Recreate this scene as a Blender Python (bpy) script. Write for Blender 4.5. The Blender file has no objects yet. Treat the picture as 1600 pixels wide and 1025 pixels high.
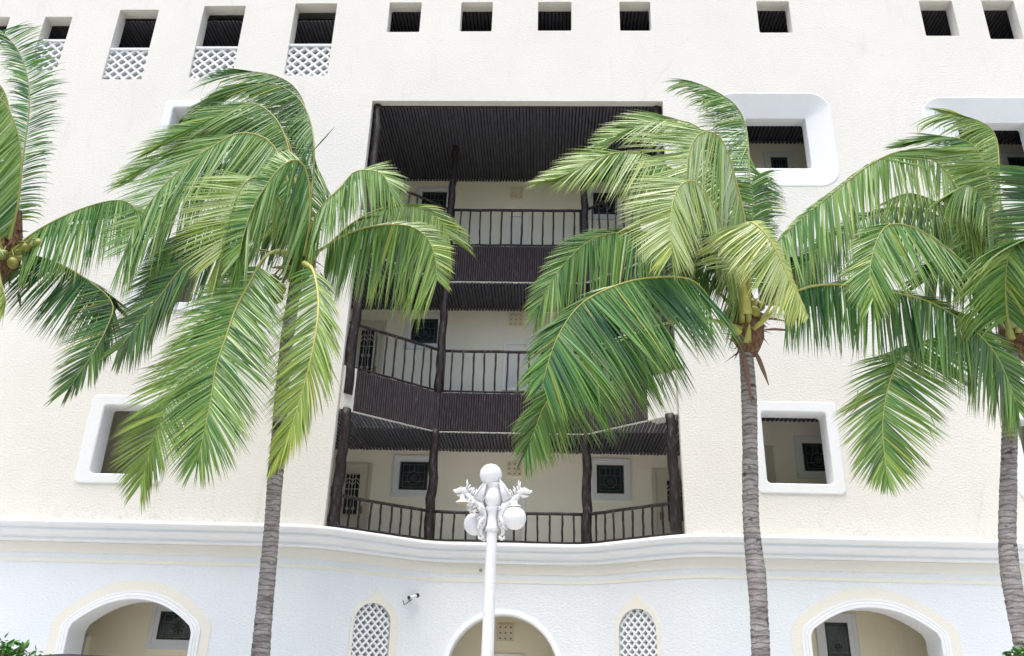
import bpy, math, random
import numpy as np
from mathutils import Vector, Matrix
from mathutils.geometry import tessellate_polygon
R_=math.radians
rnd=random.Random(7)
S=bpy.context.scene
C=S.collection
# ------------------------------------------------------------------ camera
F=1300.0; EYE=Vector((0,0,1.6)); YAW=-2.5
def cam_basis():
    up=Vector((91,512.5+2530,-F)).normalized()
    fh=(Vector((0,0,-1))-up*(-up.z)).normalized()
    a=R_(YAW); y=fh*math.cos(a)+up.cross(fh)*math.sin(a)
    x=y.cross(up)
    return Matrix((x,y,up))          # rows: world axes in camera coordinates
RW=cam_basis()
cd=bpy.data.cameras.new('camera'); cam=bpy.data.objects.new('camera',cd); C.objects.link(cam)
cam.matrix_world=Matrix.Translation(EYE)@RW.to_4x4()
cd.sensor_width=36; cd.lens=F/1600*36; cd.clip_start=.05; cd.clip_end=3000
S.camera=cam
def at(px,py,Y):
    d=RW@Vector((px-800,512.5-py,-F)); return EYE+d*(Y/d.y)
def depth(p): return (RW.transposed()@(p-EYE)).z*-1
# ------------------------------------------------------------------ light
SUN_EL,SUN_AZ=74,200
w=bpy.data.worlds.new('World'); S.world=w; w.use_nodes=True
nt=w.node_tree; bg=nt.nodes['Background']
sky=nt.nodes.new('ShaderNodeTexSky'); sky.sky_type='NISHITA'; sky.sun_disc=False
sky.sun_elevation=R_(SUN_EL); sky.sun_rotation=R_(SUN_AZ); sky.air_density=1.0; sky.dust_density=4.0; sky.ozone_density=.6
nt.links.new(sky.outputs[0],bg.inputs[0]); bg.inputs[1].default_value=.15
sl=bpy.data.lights.new('sun','SUN'); sl.energy=1.5; sl.angle=R_(35); sl.color=(1,.96,.9)
so=bpy.data.objects.new('sun',sl); C.objects.link(so)
sd=Vector((math.sin(R_(SUN_AZ))*math.cos(R_(SUN_EL)),math.cos(R_(SUN_AZ))*math.cos(R_(SUN_EL)),math.sin(R_(SUN_EL))))
so.rotation_euler=sd.to_track_quat('Z','Y').to_euler()
S.view_settings.view_transform='Standard'; S.view_settings.look='None'; S.view_settings.gamma=1
S.view_settings.exposure=1.06
S.cycles.diffuse_bounces=8; S.cycles.max_bounces=14
# ------------------------------------------------------------------ materials
def mat(name,col,rough=.6,spec=.4,metal=0):
    m=bpy.data.materials.new(name); m.use_nodes=True
    b=m.node_tree.nodes['Principled BSDF']
    b.inputs['Base Color'].default_value=(*col,1); b.inputs['Roughness'].default_value=rough
    b.inputs['Specular IOR Level'].default_value=spec; b.inputs['Metallic'].default_value=metal
    return m
def N(m,t,**k):
    n=m.node_tree.nodes.new(t)
    for a,b in k.items():
        if a in n.inputs: n.inputs[a].default_value=b
        else: setattr(n,a,b)
    return n
def L(m,a,b): m.node_tree.links.new(a,b)
def noise(m,scale,detail=4,rough=.6,vec=None,dist=0):
    n=N(m,'ShaderNodeTexNoise'); n.inputs['Scale'].default_value=scale; n.inputs['Detail'].default_value=detail
    n.inputs['Roughness'].default_value=rough; n.inputs['Distortion'].default_value=dist
    if vec is None: vec=N(m,'ShaderNodeTexCoord').outputs['Object']
    L(m,vec,n.inputs['Vector']); return n
def ramp(m,fac,stops):
    r=N(m,'ShaderNodeValToRGB'); e=r.color_ramp.elements
    while len(e)<len(stops): e.new(.5)
    for x,(p,c) in zip(e,stops): x.position=p; x.color=(*c,1)
    L(m,fac,r.inputs[0]); return r
def mapping(m,sc=(1,1,1)):
    t=N(m,'ShaderNodeTexCoord'); q=N(m,'ShaderNodeMapping'); q.inputs['Scale'].default_value=sc
    L(m,t.outputs['Object'],q.inputs[0]); return q.outputs[0]
def mix(m,fac,a,b,mode='MIX'):
    n=N(m,'ShaderNodeMix'); n.data_type='RGBA'; n.blend_type=mode
    for i,v in ((0,fac),(6,a),(7,b)):
        if hasattr(v,'links'): L(m,v,n.inputs[i])
        else: n.inputs[i].default_value=v if i==0 else (*v,1)
    return n.outputs[2]
def bsdf(m): return m.node_tree.nodes['Principled BSDF']
def bump(m,h,strength,dist):
    b=N(m,'ShaderNodeBump'); b.inputs['Strength'].default_value=strength; b.inputs['Distance'].default_value=dist
    L(m,h,b.inputs['Height']); return b
def stucco(name,col,dirty,bs=.6,stain=.25,ledge=False):
    m=mat(name,col,.85,.2)
    a=noise(m,60,4,.6); b=noise(m,17,4,.6,mapping(m,(1,1,1.5)))
    big=noise(m,.5,4,.6); drip=noise(m,1.1,5,.65,mapping(m,(1.6,1.6,.35)))
    c1=mix(m,ramp(m,big.outputs[0],[(.35,(0,0,0)),(.75,(.5,)*3)]).outputs[0],col,[x*.89 for x in col])
    c2=mix(m,ramp(m,drip.outputs[0],[(.58,(0,0,0)),(.80,(stain,)*3)]).outputs[0],c1,dirty)
    sp=noise(m,7,6,.75)
    c3=mix(m,ramp(m,sp.outputs[0],[(.66,(0,0,0)),(.80,(stain*1.2,)*3)]).outputs[0],c2,dirty)
    if ledge:
        tc=N(m,'ShaderNodeTexCoord'); sx=N(m,'ShaderNodeSeparateXYZ'); L(m,tc.outputs['Object'],sx.inputs[0])
        lo=N(m,'ShaderNodeMapRange'); lo.inputs[1].default_value=4.75; lo.inputs[2].default_value=4.38; L(m,sx.outputs[2],lo.inputs[0])
        dn=noise(m,11,6,.8,mapping(m,(1,1,.7))); gate=noise(m,.9,3,.6)
        lm=N(m,'ShaderNodeMath',operation='MULTIPLY'); L(m,lo.outputs[0],lm.inputs[0]); L(m,ramp(m,dn.outputs[0],[(.48,(0,0,0)),(.68,(1,1,1))]).outputs[0],lm.inputs[1])
        lg=N(m,'ShaderNodeMath',operation='MULTIPLY'); L(m,lm.outputs[0],lg.inputs[0]); L(m,ramp(m,gate.outputs[0],[(.4,(.1,)*3),(.65,(.8,)*3)]).outputs[0],lg.inputs[1])
        c3=mix(m,lg.outputs[0],c3,(.30,.27,.22))
        vo=N(m,'ShaderNodeTexVoronoi'); vo.feature='DISTANCE_TO_EDGE'; vo.inputs['Scale'].default_value=.33
        wn=noise(m,2.2,5,.7); wm=N(m,'ShaderNodeMix'); wm.data_type='VECTOR'; wm.inputs[0].default_value=.22; L(m,tc.outputs['Object'],wm.inputs[4]); L(m,wn.outputs['Color'],wm.inputs[5]); L(m,wm.outputs[1],vo.inputs['Vector'])
        ck=ramp(m,vo.outputs['Distance'],[(0,(.22,)*3),(.004,(0,0,0))]); cg=noise(m,.7,3,.6)
        cm_=N(m,'ShaderNodeMath',operation='MULTIPLY'); L(m,ck.outputs[0],cm_.inputs[0]); L(m,ramp(m,cg.outputs[0],[(.5,(0,0,0)),(.6,(1,1,1))]).outputs[0],cm_.inputs[1])
        c3=mix(m,cm_.outputs[0],c3,(.40,.37,.31))
    L(m,c3,bsdf(m).inputs['Base Color'])
    ad=N(m,'ShaderNodeMath',operation='ADD'); mu=N(m,'ShaderNodeMath',operation='MULTIPLY'); mu.inputs[1].default_value=1.6
    L(m,b.outputs[0],mu.inputs[0]); L(m,a.outputs[0],ad.inputs[0]); L(m,mu.outputs[0],ad.inputs[1])
    L(m,bump(m,ad.outputs[0],bs*.55,.02).outputs[0],bsdf(m).inputs['Normal'])
    return m
M={}
M['cream']=stucco('cream_stucco',(.75,.735,.685),(.45,.41,.33),1.15,.32,True)
M['white']=stucco('white_stucco',(.72,.755,.78),(.55,.55,.52),1.0,.18)
M['trim']=stucco('white_trim',(.755,.775,.79),(.5,.5,.48),.4,.16)
M['band']=stucco('cream_band',(.735,.715,.64),(.6,.55,.45),.5,.12)
M['inner']=stucco('inner_cream',(.91,.835,.635),(.55,.48,.35),.4,.15)
M['innerp']=stucco('inner_pale',(.93,.88,.75),(.6,.48,.36),.4,.15)
def logmat():
    m=mat('dark_log',(.03,.018,.016),.5,.35)
    n=noise(m,6,6,.7,mapping(m,(3,3,.8))); n2=noise(m,30,4,.6,mapping(m,(1,1,.25)))
    r=ramp(m,n.outputs[0],[(.35,(.010,.007,.007)),(.55,(.024,.016,.016)),(.66,(.10,.08,.08)),(.80,(.25,.22,.22))])
    L(m,r.outputs[0],bsdf(m).inputs['Base Color'])
    L(m,bump(m,n2.outputs[0],.6,.02).outputs[0],bsdf(m).inputs['Normal']); return m
M['log']=logmat()
def ceilmat():
    m=mat('dark_pole_ceiling',(.018,.015,.016),.62,.25)
    n=noise(m,4,6,.75,mapping(m,(6,.7,1)))
    r=ramp(m,n.outputs[0],[(.3,(.050,.050,.060)),(.6,(.10,.10,.118)),(.85,(.18,.18,.20))])
    L(m,r.outputs[0],bsdf(m).inputs['Base Color']); return m
M['ceil']=ceilmat()
def fasmat():
    m=mat('brown_pole_fascia',(.04,.022,.02),.55,.35)
    n=noise(m,5,6,.7,mapping(m,(8,8,1)))
    r=ramp(m,n.outputs[0],[(.3,(.022,.017,.020)),(.55,(.060,.047,.053)),(.75,(.19,.165,.175))])
    L(m,r.outputs[0],bsdf(m).inputs['Base Color']); return m
M['fascia']=fasmat()
M['gap_shade']=mat('pole_gap_shade',(.012,.010,.010),.9,.1)  # near-black backing: shade between the poles put into the colour
M['pane']=mat('dark_green_glass',(.012,.022,.026),.12,.6)
M['lead']=mat('lead_came',(.05,.06,.06),.5,.4)
M['lead_pale']=mat('pale_came',(.15,.18,.19),.4,.5)
M['door']=stucco('cream_door',(.62,.58,.48),(.45,.4,.3),.1,.1)
M['grille']=mat('pale_grille',(.55,.53,.48),.5,.3)
M['hole']=mat('dark_hole',(.12,.09,.06),.9,.1)
M['brass']=mat('brass',(.35,.22,.07),.35,.5,.8)
M['vent']=stucco('vent_tile',(.78,.69,.54),(.5,.4,.3),.3,.2)
M['louvre']=mat('white_louvre',(.90,.88,.84),.5,.3)
M['lamp']=mat('white_enamel',(.70,.70,.70),.35,.5)
n_=noise(M['lamp'],14,5,.7); L(M['lamp'],bump(M['lamp'],noise(M['lamp'],55,4,.6).outputs[0],.5,.012).outputs[0],bsdf(M['lamp']).inputs['Normal']); L(M['lamp'],ramp(M['lamp'],n_.outputs[0],[(.3,(.68,.69,.70)),(.60,(.64,.645,.64)),(.72,(.52,.50,.47)),(.85,(.42,.36,.30))]).outputs[0],bsdf(M['lamp']).inputs['Base Color'])
M['globe']=mat('opal_globe',(.66,.67,.68),.10,.6); bsdf(M['globe']).inputs['Subsurface Weight'].default_value=.3; bsdf(M['globe']).inputs['Subsurface Radius'].default_value=(.1,.1,.1)
M['rust']=mat('rusty_socket',(.45,.28,.16),.8,.2)
M['black']=mat('black_plastic',(.02,.02,.022),.5,.4)
M['camw']=mat('grey_plastic',(.45,.46,.48),.5,.4)
def leafmat():
    m=mat('palm_leaf',(.08,.18,.03),.34,.5); bsdf(m).inputs['Coat Weight'].default_value=.2; bsdf(m).inputs['Coat Roughness'].default_value=.28
    at_=N(m,'ShaderNodeAttribute'); at_.attribute_name='tint'
    sp=N(m,'ShaderNodeSeparateColor'); L(m,at_.outputs['Color'],sp.inputs[0])
    g=ramp(m,sp.outputs[0],[(0,(.008,.058,.026)),(.3,(.032,.145,.034)),(.6,(.125,.30,.055)),(.85,(.27,.43,.12)),(1,(.42,.55,.32))])
    y=mix(m,sp.outputs[1],g.outputs[0],(.50,.50,.05))
    b=mix(m,sp.outputs[2],y,(.22,.13,.07))
    L(m,b,bsdf(m).inputs['Base Color'])
    tr=N(m,'ShaderNodeBsdfTranslucent'); L(m,mix(m,.4,b,(.11,.32,.05)),tr.inputs['Color'])
    ms=N(m,'ShaderNodeMixShader'); ms.inputs[0].default_value=.25
    out=m.node_tree.nodes['Material Output']
    L(m,bsdf(m).outputs[0],ms.inputs[1]); L(m,tr.outputs[0],ms.inputs[2]); L(m,ms.outputs[0],out.inputs[0])
    return m
M['leaf']=leafmat()
def ribmat():
    m=mat('palm_midrib',(.35,.36,.06),.45,.4)
    at_=N(m,'ShaderNodeAttribute'); at_.attribute_name='tint'
    sp=N(m,'ShaderNodeSeparateColor'); L(m,at_.outputs['Color'],sp.inputs[0])
    L(m,mix(m,sp.outputs[1],(.13,.17,.04),(.42,.40,.10)),bsdf(m).inputs['Base Color']); return m
M['rib']=ribmat()
def trunkmat():
    m=mat('palm_bark',(.2,.17,.14),.9,.15)
    a=noise(m,3.0,6,.7,mapping(m,(1.2,1.2,5.5)),.6); b=noise(m,2.2,5,.75,mapping(m,(1,1,1.6)),.3); c=noise(m,40,4,.6,mapping(m,(1.4,1.4,.5)))
    base=ramp(m,a.outputs[0],[(.25,(.11,.098,.09)),(.45,(.26,.24,.222)),(.62,(.38,.355,.335)),(.85,(.52,.50,.47))])
    d=ramp(m,b.outputs[0],[(.58,(0,0,0)),(.64,(.85,)*3)])
    k=mix(m,d.outputs[0],base.outputs[0],(.035,.028,.024))
    wv=N(m,'ShaderNodeTexWave'); wv.bands_direction='Z'; wv.inputs['Scale'].default_value=2.6; wv.inputs['Distortion'].default_value=5; wv.inputs['Detail'].default_value=4; wv.inputs['Detail Scale'].default_value=2.5
    L(m,mapping(m,(1,1,1.6)),wv.inputs['Vector'])
    k=mix(m,ramp(m,wv.outputs[0],[(.05,(.55,)*3),(.25,(0,0,0))]).outputs[0],k,(.06,.05,.045))
    L(m,k,bsdf(m).inputs['Base Color'])
    ad=N(m,'ShaderNodeMath',operation='ADD'); L(m,a.outputs[0],ad.inputs[0]); L(m,c.outputs[0],ad.inputs[1])
    L(m,bump(m,ad.outputs[0],.8,.03).outputs[0],bsdf(m).inputs['Normal']); return m
M['trunk']=trunkmat()
M['fibre']=mat('palm_fibre',(.16,.095,.055),.95,.1)
fr=ramp(M['fibre'],noise(M['fibre'],9,6,.7,mapping(M['fibre'],(3,3,1))).outputs[0],[(.3,(.05,.03,.018)),(.55,(.17,.10,.06)),(.8,(.33,.24,.16))]); L(M['fibre'],fr.outputs[0],bsdf(M['fibre']).inputs['Base Color'])
M['bract']=mat('dry_bract',(.17,.10,.075),.8,.2)
M['coco']=mat('green_coconut',(.17,.19,.03),.4,.4)
cr=ramp(M['coco'],noise(M['coco'],5,3).outputs[0],[(.3,(.12,.15,.025)),(.6,(.24,.23,.04)),(.8,(.33,.25,.07))]); L(M['coco'],cr.outputs[0],bsdf(M['coco']).inputs['Base Color'])
M['bush']=mat('shrub_leaf',(.05,.16,.025),.4,.4)
br=ramp(M['bush'],noise(M['bush'],25,2).outputs[0],[(.3,(.025,.10,.018)),(.6,(.06,.19,.03)),(.8,(.13,.26,.05))]); L(M['bush'],br.outputs[0],bsdf(M['bush']).inputs['Base Color'])
M['twig']=mat('twig',(.15,.11,.07),.9,.1)
M['carpaint']=mat('dark_car_paint',(.012,.007,.02),.55,.2,0)
M['glass']=mat('car_glass',(.01,.012,.014),.05,.6)
M['tyre']=mat('tyre',(.02,.02,.02),.8,.2); M['rim']=mat('rim',(.4,.4,.42),.3,.5,.9)
M['hl']=mat('headlight',(.7,.72,.75),.1,.6); M['tl']=mat('tail_light',(.4,.02,.02),.2,.5)
def groundmat(name,a,b,sc):
    m=mat(name,a,.9,.2); n=noise(m,sc,8,.7); L(m,ramp(m,n.outputs[0],[(.3,a),(.7,b)]).outputs[0],bsdf(m).inputs['Base Color'])
    L(m,bump(m,noise(m,sc*12,4).outputs[0],.4,.01).outputs[0],bsdf(m).inputs['Normal']); return m
M['bounce_pave']=groundmat('bounce_paving',(.50,.49,.46),(.60,.585,.55),3)  # paleness chosen to bounce light up into ceilings and interiors
M['pave']=groundmat('pavement',(.52,.51,.48),(.6,.59,.56),4)
M['soil']=groundmat('ground_soil',(.10,.12,.05),(.16,.14,.09),.8)
# ------------------------------------------------------------------ mesh builder
class MB:
    def __init__(s): s.v=[]; s.f=[]; s.m=[]; s.t=[]
    def add(s,vs,fs,mi=0,tint=None):
        o=len(s.v); s.v+=[tuple(x) for x in vs]; s.f+=[tuple(i+o for i in f) for f in fs]; s.m+=[mi]*len(fs)
        if tint is not None: s.t+=(tint if isinstance(tint,list) else [tint]*len(vs))
    def quad(s,a,b,c,d,mi=0): s.add([a,b,c,d],[(0,1,2,3)],mi)
    def box(s,lo,hi,mi=0,bev=0):
        x0,y0,z0=lo;x1,y1,z1=hi
        if bev:
            b=min(bev,(x1-x0)*.45,(y1-y0)*.45,(z1-z0)*.45)
            # chamfered box: 24 verts
            P=[]
            for sx in (0,1):
                for sy in (0,1):
                    for sz in (0,1):
                        X=(x0,x1)[sx];Y=(y0,y1)[sy];Z=(z0,z1)[sz]
                        ix=b if sx==0 else -b; iy=b if sy==0 else -b; iz=b if sz==0 else -b
                        P.append([(X,Y+iy,Z+iz),(X+ix,Y,Z+iz),(X+ix,Y+iy,Z)])
            idx=lambda sx,sy,sz,k:(sx*4+sy*2+sz)*3+k
            vs=[p for q in P for p in q]; fs=[]
            for k,(a,b2) in enumerate(((1,2),(0,2),(0,1))):
                for sgn in (0,1):
                    f=[]
                    for u,v in ((0,0),(1,0),(1,1),(0,1)):
                        c=[0,0,0]; c[k]=sgn; c[a]=u; c[b2]=v; f.append(idx(*c,k))
                    fs.append(f)
            for k in range(3):           # edges along axis k
                a,b2=[q for q in range(3) if q!=k]
                for u in (0,1):
                    for v in (0,1):
                        c0=[0,0,0]; c0[a]=u; c0[b2]=v; c1=list(c0); c1[k]=1
                        fs.append((idx(*c0,a),idx(*c0,b2),idx(*c1,b2),idx(*c1,a)))
            for sx in (0,1):
                for sy in (0,1):
                    for sz in (0,1): fs.append([idx(sx,sy,sz,k) for k in range(3)])
            s.add(vs,fs,mi); return
        vs=[(x0,y0,z0),(x1,y0,z0),(x1,y1,z0),(x0,y1,z0),(x0,y0,z1),(x1,y0,z1),(x1,y1,z1),(x0,y1,z1)]
        s.add(vs,[(0,3,2,1),(4,5,6,7),(0,1,5,4),(1,2,6,5),(2,3,7,6),(3,0,4,7)],mi)
    def tube(s,pts,rad,n=8,mi=0,cap=True,tint=None,flat=1.0,wob=0):
        pts=[Vector(p) for p in pts]; k=len(pts)
        if not hasattr(rad,'__len__'): rad=[rad]*k
        up=None; vs=[]; fs=[]
        for i,p in enumerate(pts):
            t=(pts[min(i+1,k-1)]-pts[max(i-1,0)]).normalized()
            if up is None:
                up=Vector((0,0,1)) if abs(t.z)<.9 else Vector((0,1,0))
            a=t.cross(up).normalized(); up=a.cross(t).normalized()
            for j in range(n):
                q=2*math.pi*j/n; r=rad[i]*(1+(rnd.uniform(-wob,wob) if wob else 0))
                vs.append(p+a*(math.cos(q)*r)+up*(math.sin(q)*r*flat))
        for i in range(k-1):
            for j in range(n):
                fs.append((i*n+j,i*n+(j+1)%n,(i+1)*n+(j+1)%n,(i+1)*n+j))
        if cap: fs.append(tuple(range(n-1,-1,-1))); fs.append(tuple((k-1)*n+j for j in range(n)))
        tt=None
        if tint is not None:
            tt=[]
            for i in range(k): tt+=[tint(i/(k-1)) if callable(tint) else tint]*n
        s.add(vs,fs,mi,tt)
    def sphere(s,c,r,mi=0,nu=20,nv=12,sc=(1,1,1),rot=None):
        vs=[];fs=[]; c=Vector(c)
        for i in range(nv+1):
            th=math.pi*i/nv
            for j in range(nu):
                ph=2*math.pi*j/nu; q=Vector((math.sin(th)*math.cos(ph)*sc[0],math.sin(th)*math.sin(ph)*sc[1],math.cos(th)*sc[2]))*r
                if rot: q=rot@q
                vs.append(c+q)
        for i in range(nv):
            for j in range(nu): fs.append((i*nu+j,(i+1)*nu+j,(i+1)*nu+(j+1)%nu,i*nu+(j+1)%nu))
        s.add(vs,fs,mi)
    def lathe(s,c,prof,n=16,mi=0):
        vs=[];fs=[]; c=Vector(c)
        for r,z in prof:
            for j in range(n):
                a=2*math.pi*j/n; vs.append(c+Vector((r*math.cos(a),r*math.sin(a),z)))
        for i in range(len(prof)-1):
            for j in range(n): fs.append((i*n+j,i*n+(j+1)%n,(i+1)*n+(j+1)%n,(i+1)*n+j))
        s.add(vs,fs,mi)
    def loops(s,A,B,mi=0,closed=True):
        k=len(A); vs=list(A)+list(B); fs=[]
        for i in range(k if closed else k-1): fs.append((i,(i+1)%k,k+(i+1)%k,k+i))
        s.add(vs,fs,mi)
    def poly(s,outer,holes,fn,mi=0):
        lo=[[Vector((p[0],p[1],0)) for p in outer]]+[[Vector((p[0],p[1],0)) for p in h] for h in holes]
        tri=tessellate_polygon(lo); flat=[p for l in lo for p in l]
        s.add([fn(p.x,p.y) for p in flat],[tuple(t) for t in tri],mi)
    def build(s,name,mats,parent=None,org=None,smooth=False,loc=None):
        me=bpy.data.meshes.new(name)
        o_=Vector(org) if org is not None else Vector((0,0,0))
        me.from_pydata([(v[0]-o_.x,v[1]-o_.y,v[2]-o_.z) for v in s.v],[],s.f)
        for m in (mats if isinstance(mats,(list,tuple)) else [mats]): me.materials.append(m)
        me.polygons.foreach_set('material_index',s.m)
        if smooth: me.polygons.foreach_set('use_smooth',[True]*len(s.f))
        if s.t:
            a=me.color_attributes.new('tint','FLOAT_COLOR','POINT'); a.data.foreach_set('color',[x for t in s.t for x in (*t,1)])
        me.update()
        o=bpy.data.objects.new(name,me); C.objects.link(o)
        if parent: o.parent=parent
        elif org is not None: o.location=o_
        if loc is not None: o.location=loc
        return o
def fixn(o):
    import bmesh
    b=bmesh.new(); b.from_mesh(o.data); bmesh.ops.recalc_face_normals(b,faces=b.faces); b.to_mesh(o.data); b.free(); return o
def tag(o,label,cat,group=None):
    o['label']=label; o['category']=cat
    if group: o['group']=group
    return o
def thing(name,loc,label,cat,group=None):
    o=bpy.data.objects.new(name,None); o.empty_display_size=.3; C.objects.link(o); o.location=loc; return tag(o,label,cat,group)
def structure(o,label=None,kind='structure'):
    o['kind']=kind; return o
def rr(x0,z0,x1,z1,r,n=5,wob=0):
    """rounded rectangle, counter clockwise from lower right corner"""
    P=[]
    for cx,cz,a0 in ((x1-r,z0+r,-90),(x1-r,z1-r,0),(x0+r,z1-r,90),(x0+r,z0+r,180)):
        for i in range(n+1):
            a=R_(a0+90*i/n); P.append((cx+r*math.cos(a),cz+r*math.sin(a)))
    return P
# ------------------------------------------------------------------ ground
g=MB(); g.quad((-400,-400,0),(400,-400,0),(400,400,0),(-400,400,0)); structure(g.build('ground',M['soil']))
g=MB(); g.quad((-120,-6,.004),(120,-6,.004),(120,9.0,.004),(-120,9.0,.004)); structure(g.build('unseen_bounce_paving',M['bounce_pave']))  # out-of-view road surface, turned into pale paving for its bounce light
g=MB(); g.box((-120,9.0,.0),(120,9.15,.13),0,.015); structure(g.build('kerb',M['pave']))
g=MB(); g.box((-120,9.15,-.1),(120,16.6,.12)); structure(g.build('pavement',M['pave']))
# ------------------------------------------------------------------ the hotel
YW=16.6; YB=18.4; YK=20.1; YC=18.5          # main plane, bay back, recess back wall, wing corridor back wall
AX,BX,CX,DX=-4.35,-2.48,.95,2.79
ZF1=4.38; ZF2=7.79; ZF2b=6.87; ZF3=11.68; ZF3b=10.70; ZC3=14.74; ZLINT=14.77
XL,XR=-19.0,19.0; SX0,SX1=-5.5,3.75
hotel=thing('hotel_building',(-.8,YW,0),'cream and white stucco hotel with a dark timber balcony bay, arches and lattice windows','building')
HO=hotel.location.copy()
def part(mb,name,mats,parent=hotel,smooth=False): return mb.build(name,mats,parent,HO,smooth)
def rect(px0,py0,px1,py1,Y):
    a=at(px0,py0,Y); b=at(px1,py1,Y); return (min(a.x,b.x),min(a.z,b.z),max(a.x,b.x),max(a.z,b.z))
wob=lambda s:rnd.uniform(-s,s)
# ---- main facade with its holes
holes=[]
JD=.34
top_rows=[]   # (x0,z0,x1,z1,lattice)
for px0,px1,pb,ptop in ((604,655,50,None),(718,768,49,None),(840,893,48,None),(969,1018,48,None),(1187,1239,51,None),(1447,1500,56,4),(1548,1600,61,2)):
    x0=at(px0,pb,YW).x; x1=at(px1,pb,YW).x; z0=at(px0,pb,YW).z
    top_rows.append([x0,z0,x1,17.95,False])
for (pxl,pxr,pl,pt) in ((44,88,110,26),(158,221,124,15),(294,362,122,9),(443,511,118,5)):
    x0=at(pxl,pl,YW).x; x1=at(pxr,pl,YW).x; z0=at(pxl,pl,YW).z; z1=at((pxl+pxr)/2+22,pt,YW).z
    top_rows.append([x0,z0,x1,z1,True])
wx=top_rows[7][0]
top_rows.append([wx-1.9,top_rows[7][1],wx-.95,top_rows[7][3],True])
for t in top_rows: holes.append(('slot',rr(t[0],t[1],t[2],t[3],.03,2)))
# wing windows: name, outer rect, inner rect, splay depth
wins=[]
a=at(132,685,YW); low_l=(at(115,753,YW).x,at(115,754,YW).z,at(252,757,YW).x,at(148,617,YW).z)
low_r=(at(1183,772,YW).x,at(1323,773,YW).z,at(1323,772,YW).x,at(1307,629,YW).z)
fw=.30
wins.append((low_l,.29,.22,.22,.10,.03)); wins.append((low_r,.22,.22,.22,.10,.03))
mid_l=(at(192,486,YW).x,at(250,485,YW).z,at(312,486,YW).x,at(250,368,YW).z)
mid_r=(at(1172,492,YW).x,at(1250,492,YW).z,at(1312,492,YW).x,at(1250,374,YW).z)
wins.append((mid_l,.25,.22,.22,.10,.03)); wins.append((mid_r,.22,.22,.22,.10,.03))
up_l=(at(250,200,YW).x,at(250,278,YW).z,at(372,200,YW).x,at(300,158,YW).z)
wins.append((up_l,.22,.22,.2,.10,.03))
lowrr=(at(1592,770,YW).x,at(1592,778,YW).z,at(1592,770,YW).x+1.75,at(1592,640,YW).z)
wins.append((lowrr,.25,.22,.22,.10,.03))
low_ll=(low_l[0]-4.7,low_l[1],low_l[0]-2.9,low_l[3]); wins.append((low_ll,.25,.22,.22,.10,.03))
for o,l,r_,t_,rad,pr in wins: holes.append(('win',rr(o[0]+.02,o[1]+.02,o[2]-.02,o[3]-.02,rad,4)))
spl=[]
def splay(pl,pr,pt,pb,il,ir,it,ib):
    o=(at(pl,pb,YW).x,at((pl+pr)/2,pb,YW).z,at(pr,pb,YW).x,at((pl+pr)/2,pt,YW).z)
    yi=YW+.22
    i=(at(il,ib,yi).x,at((il+ir)/2,ib,yi).z,at(ir,ib,yi).x,at((il+ir)/2,it,yi).z)
    spl.append((o,i,yi)); holes.append(('splay',rr(o[0]+.02,o[1]+.02,o[2]-.02,o[3]-.02,.42,6)))
splay(1126,1316,145,291,1172,1269,185,263)
splay(1466,1668,152,300,1512,1622,192,270)
# recess
rec=[(AX,ZF1),(DX,ZF1-.3),(DX,ZLINT),(AX,ZLINT)]
ZB=ZF1-.006; ZT=19.4
outer=[(XL,ZB),(XR,ZB),(XR,ZT),(XL,ZT)]
# recess hole reaches down to the cornice: cut as a notch
outer=[(XL,ZB),(AX,ZB),(AX,ZLINT),(DX,ZLINT),(DX,ZB),(XR,ZB),(XR,ZT),(XL,ZT)]
f=MB()
f.poly(outer,[h for _,h in holes],lambda x,z:Vector((x,YW,z)))
for k,h in holes:
    if k=='slot': f.loops([(x,YW,z) for x,z in h],[(x,YW+JD,z) for x,z in h])
f.loops([(AX,YW,ZB),(AX,YW,ZLINT),(DX,YW,ZLINT),(DX,YW,ZB)],[(AX,YW+.2,ZB),(AX,YW+.2,ZLINT),(DX,YW+.2,ZLINT),(DX,YW+.2,ZB)],0,False)
# end walls, roof and parapet back so the block is closed
f.quad((XL,YW,0),(XL,YW,ZT),(XL,26,ZT),(XL,26,0)); f.quad((XR,YW,0),(XR,YW,ZT),(XR,26,ZT),(XR,26,0)); f.quad((XL,26,0),(XR,26,0),(XR,26,ZT),(XL,26,ZT))
f.quad((XL,YW,ZT),(XR,YW,ZT),(XR,YW+.4,ZT),(XL,YW+.4,ZT)); f.quad((XL,YW+.4,ZT),(XR,YW+.4,ZT),(XR,YW+.4,18.6),(XL,YW+.4,18.6)); f.quad((XL,YW+.4,18.6),(XR,YW+.4,18.6),(XR,26,18.6),(XL,26,18.6))
part(f,'facade_wall',M['cream'])
# ---- window surrounds
def surround(o,l,r_,t_,rad,pr,name='window_surround'):
    n=5; b=l*.0+.20
    A=rr(*o,rad,n); B=rr(o[0]+l,o[1]+b,o[2]-r_,o[3]-t_,rad*.8,n)
    m=MB(); e=.02
    A2=rr(o[0]+e,o[1]+e,o[2]-e,o[3]-e,rad,n); B2=rr(o[0]+l-e,o[1]+b-e,o[2]-r_+e,o[3]-t_+e,rad*.8,n)
    y=YW-pr
    m.loops([(x,YW+.03,z) for x,z in A],[(x,y+e,z) for x,z in A]); m.loops([(x,y+e,z) for x,z in A],[(x,y,z) for x,z in A2])
    m.loops([(x,y,z) for x,z in A2],[(x,y,z) for x,z in B2]); m.loops([(x,y,z) for x,z in B2],[(x,y+e,z) for x,z in B]); m.loops([(x,y+e,z) for x,z in B],[(x,YW+.42,z) for x,z in B])
    return part(m,name,M['trim'])
for q in wins: surround(*q)
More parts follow.
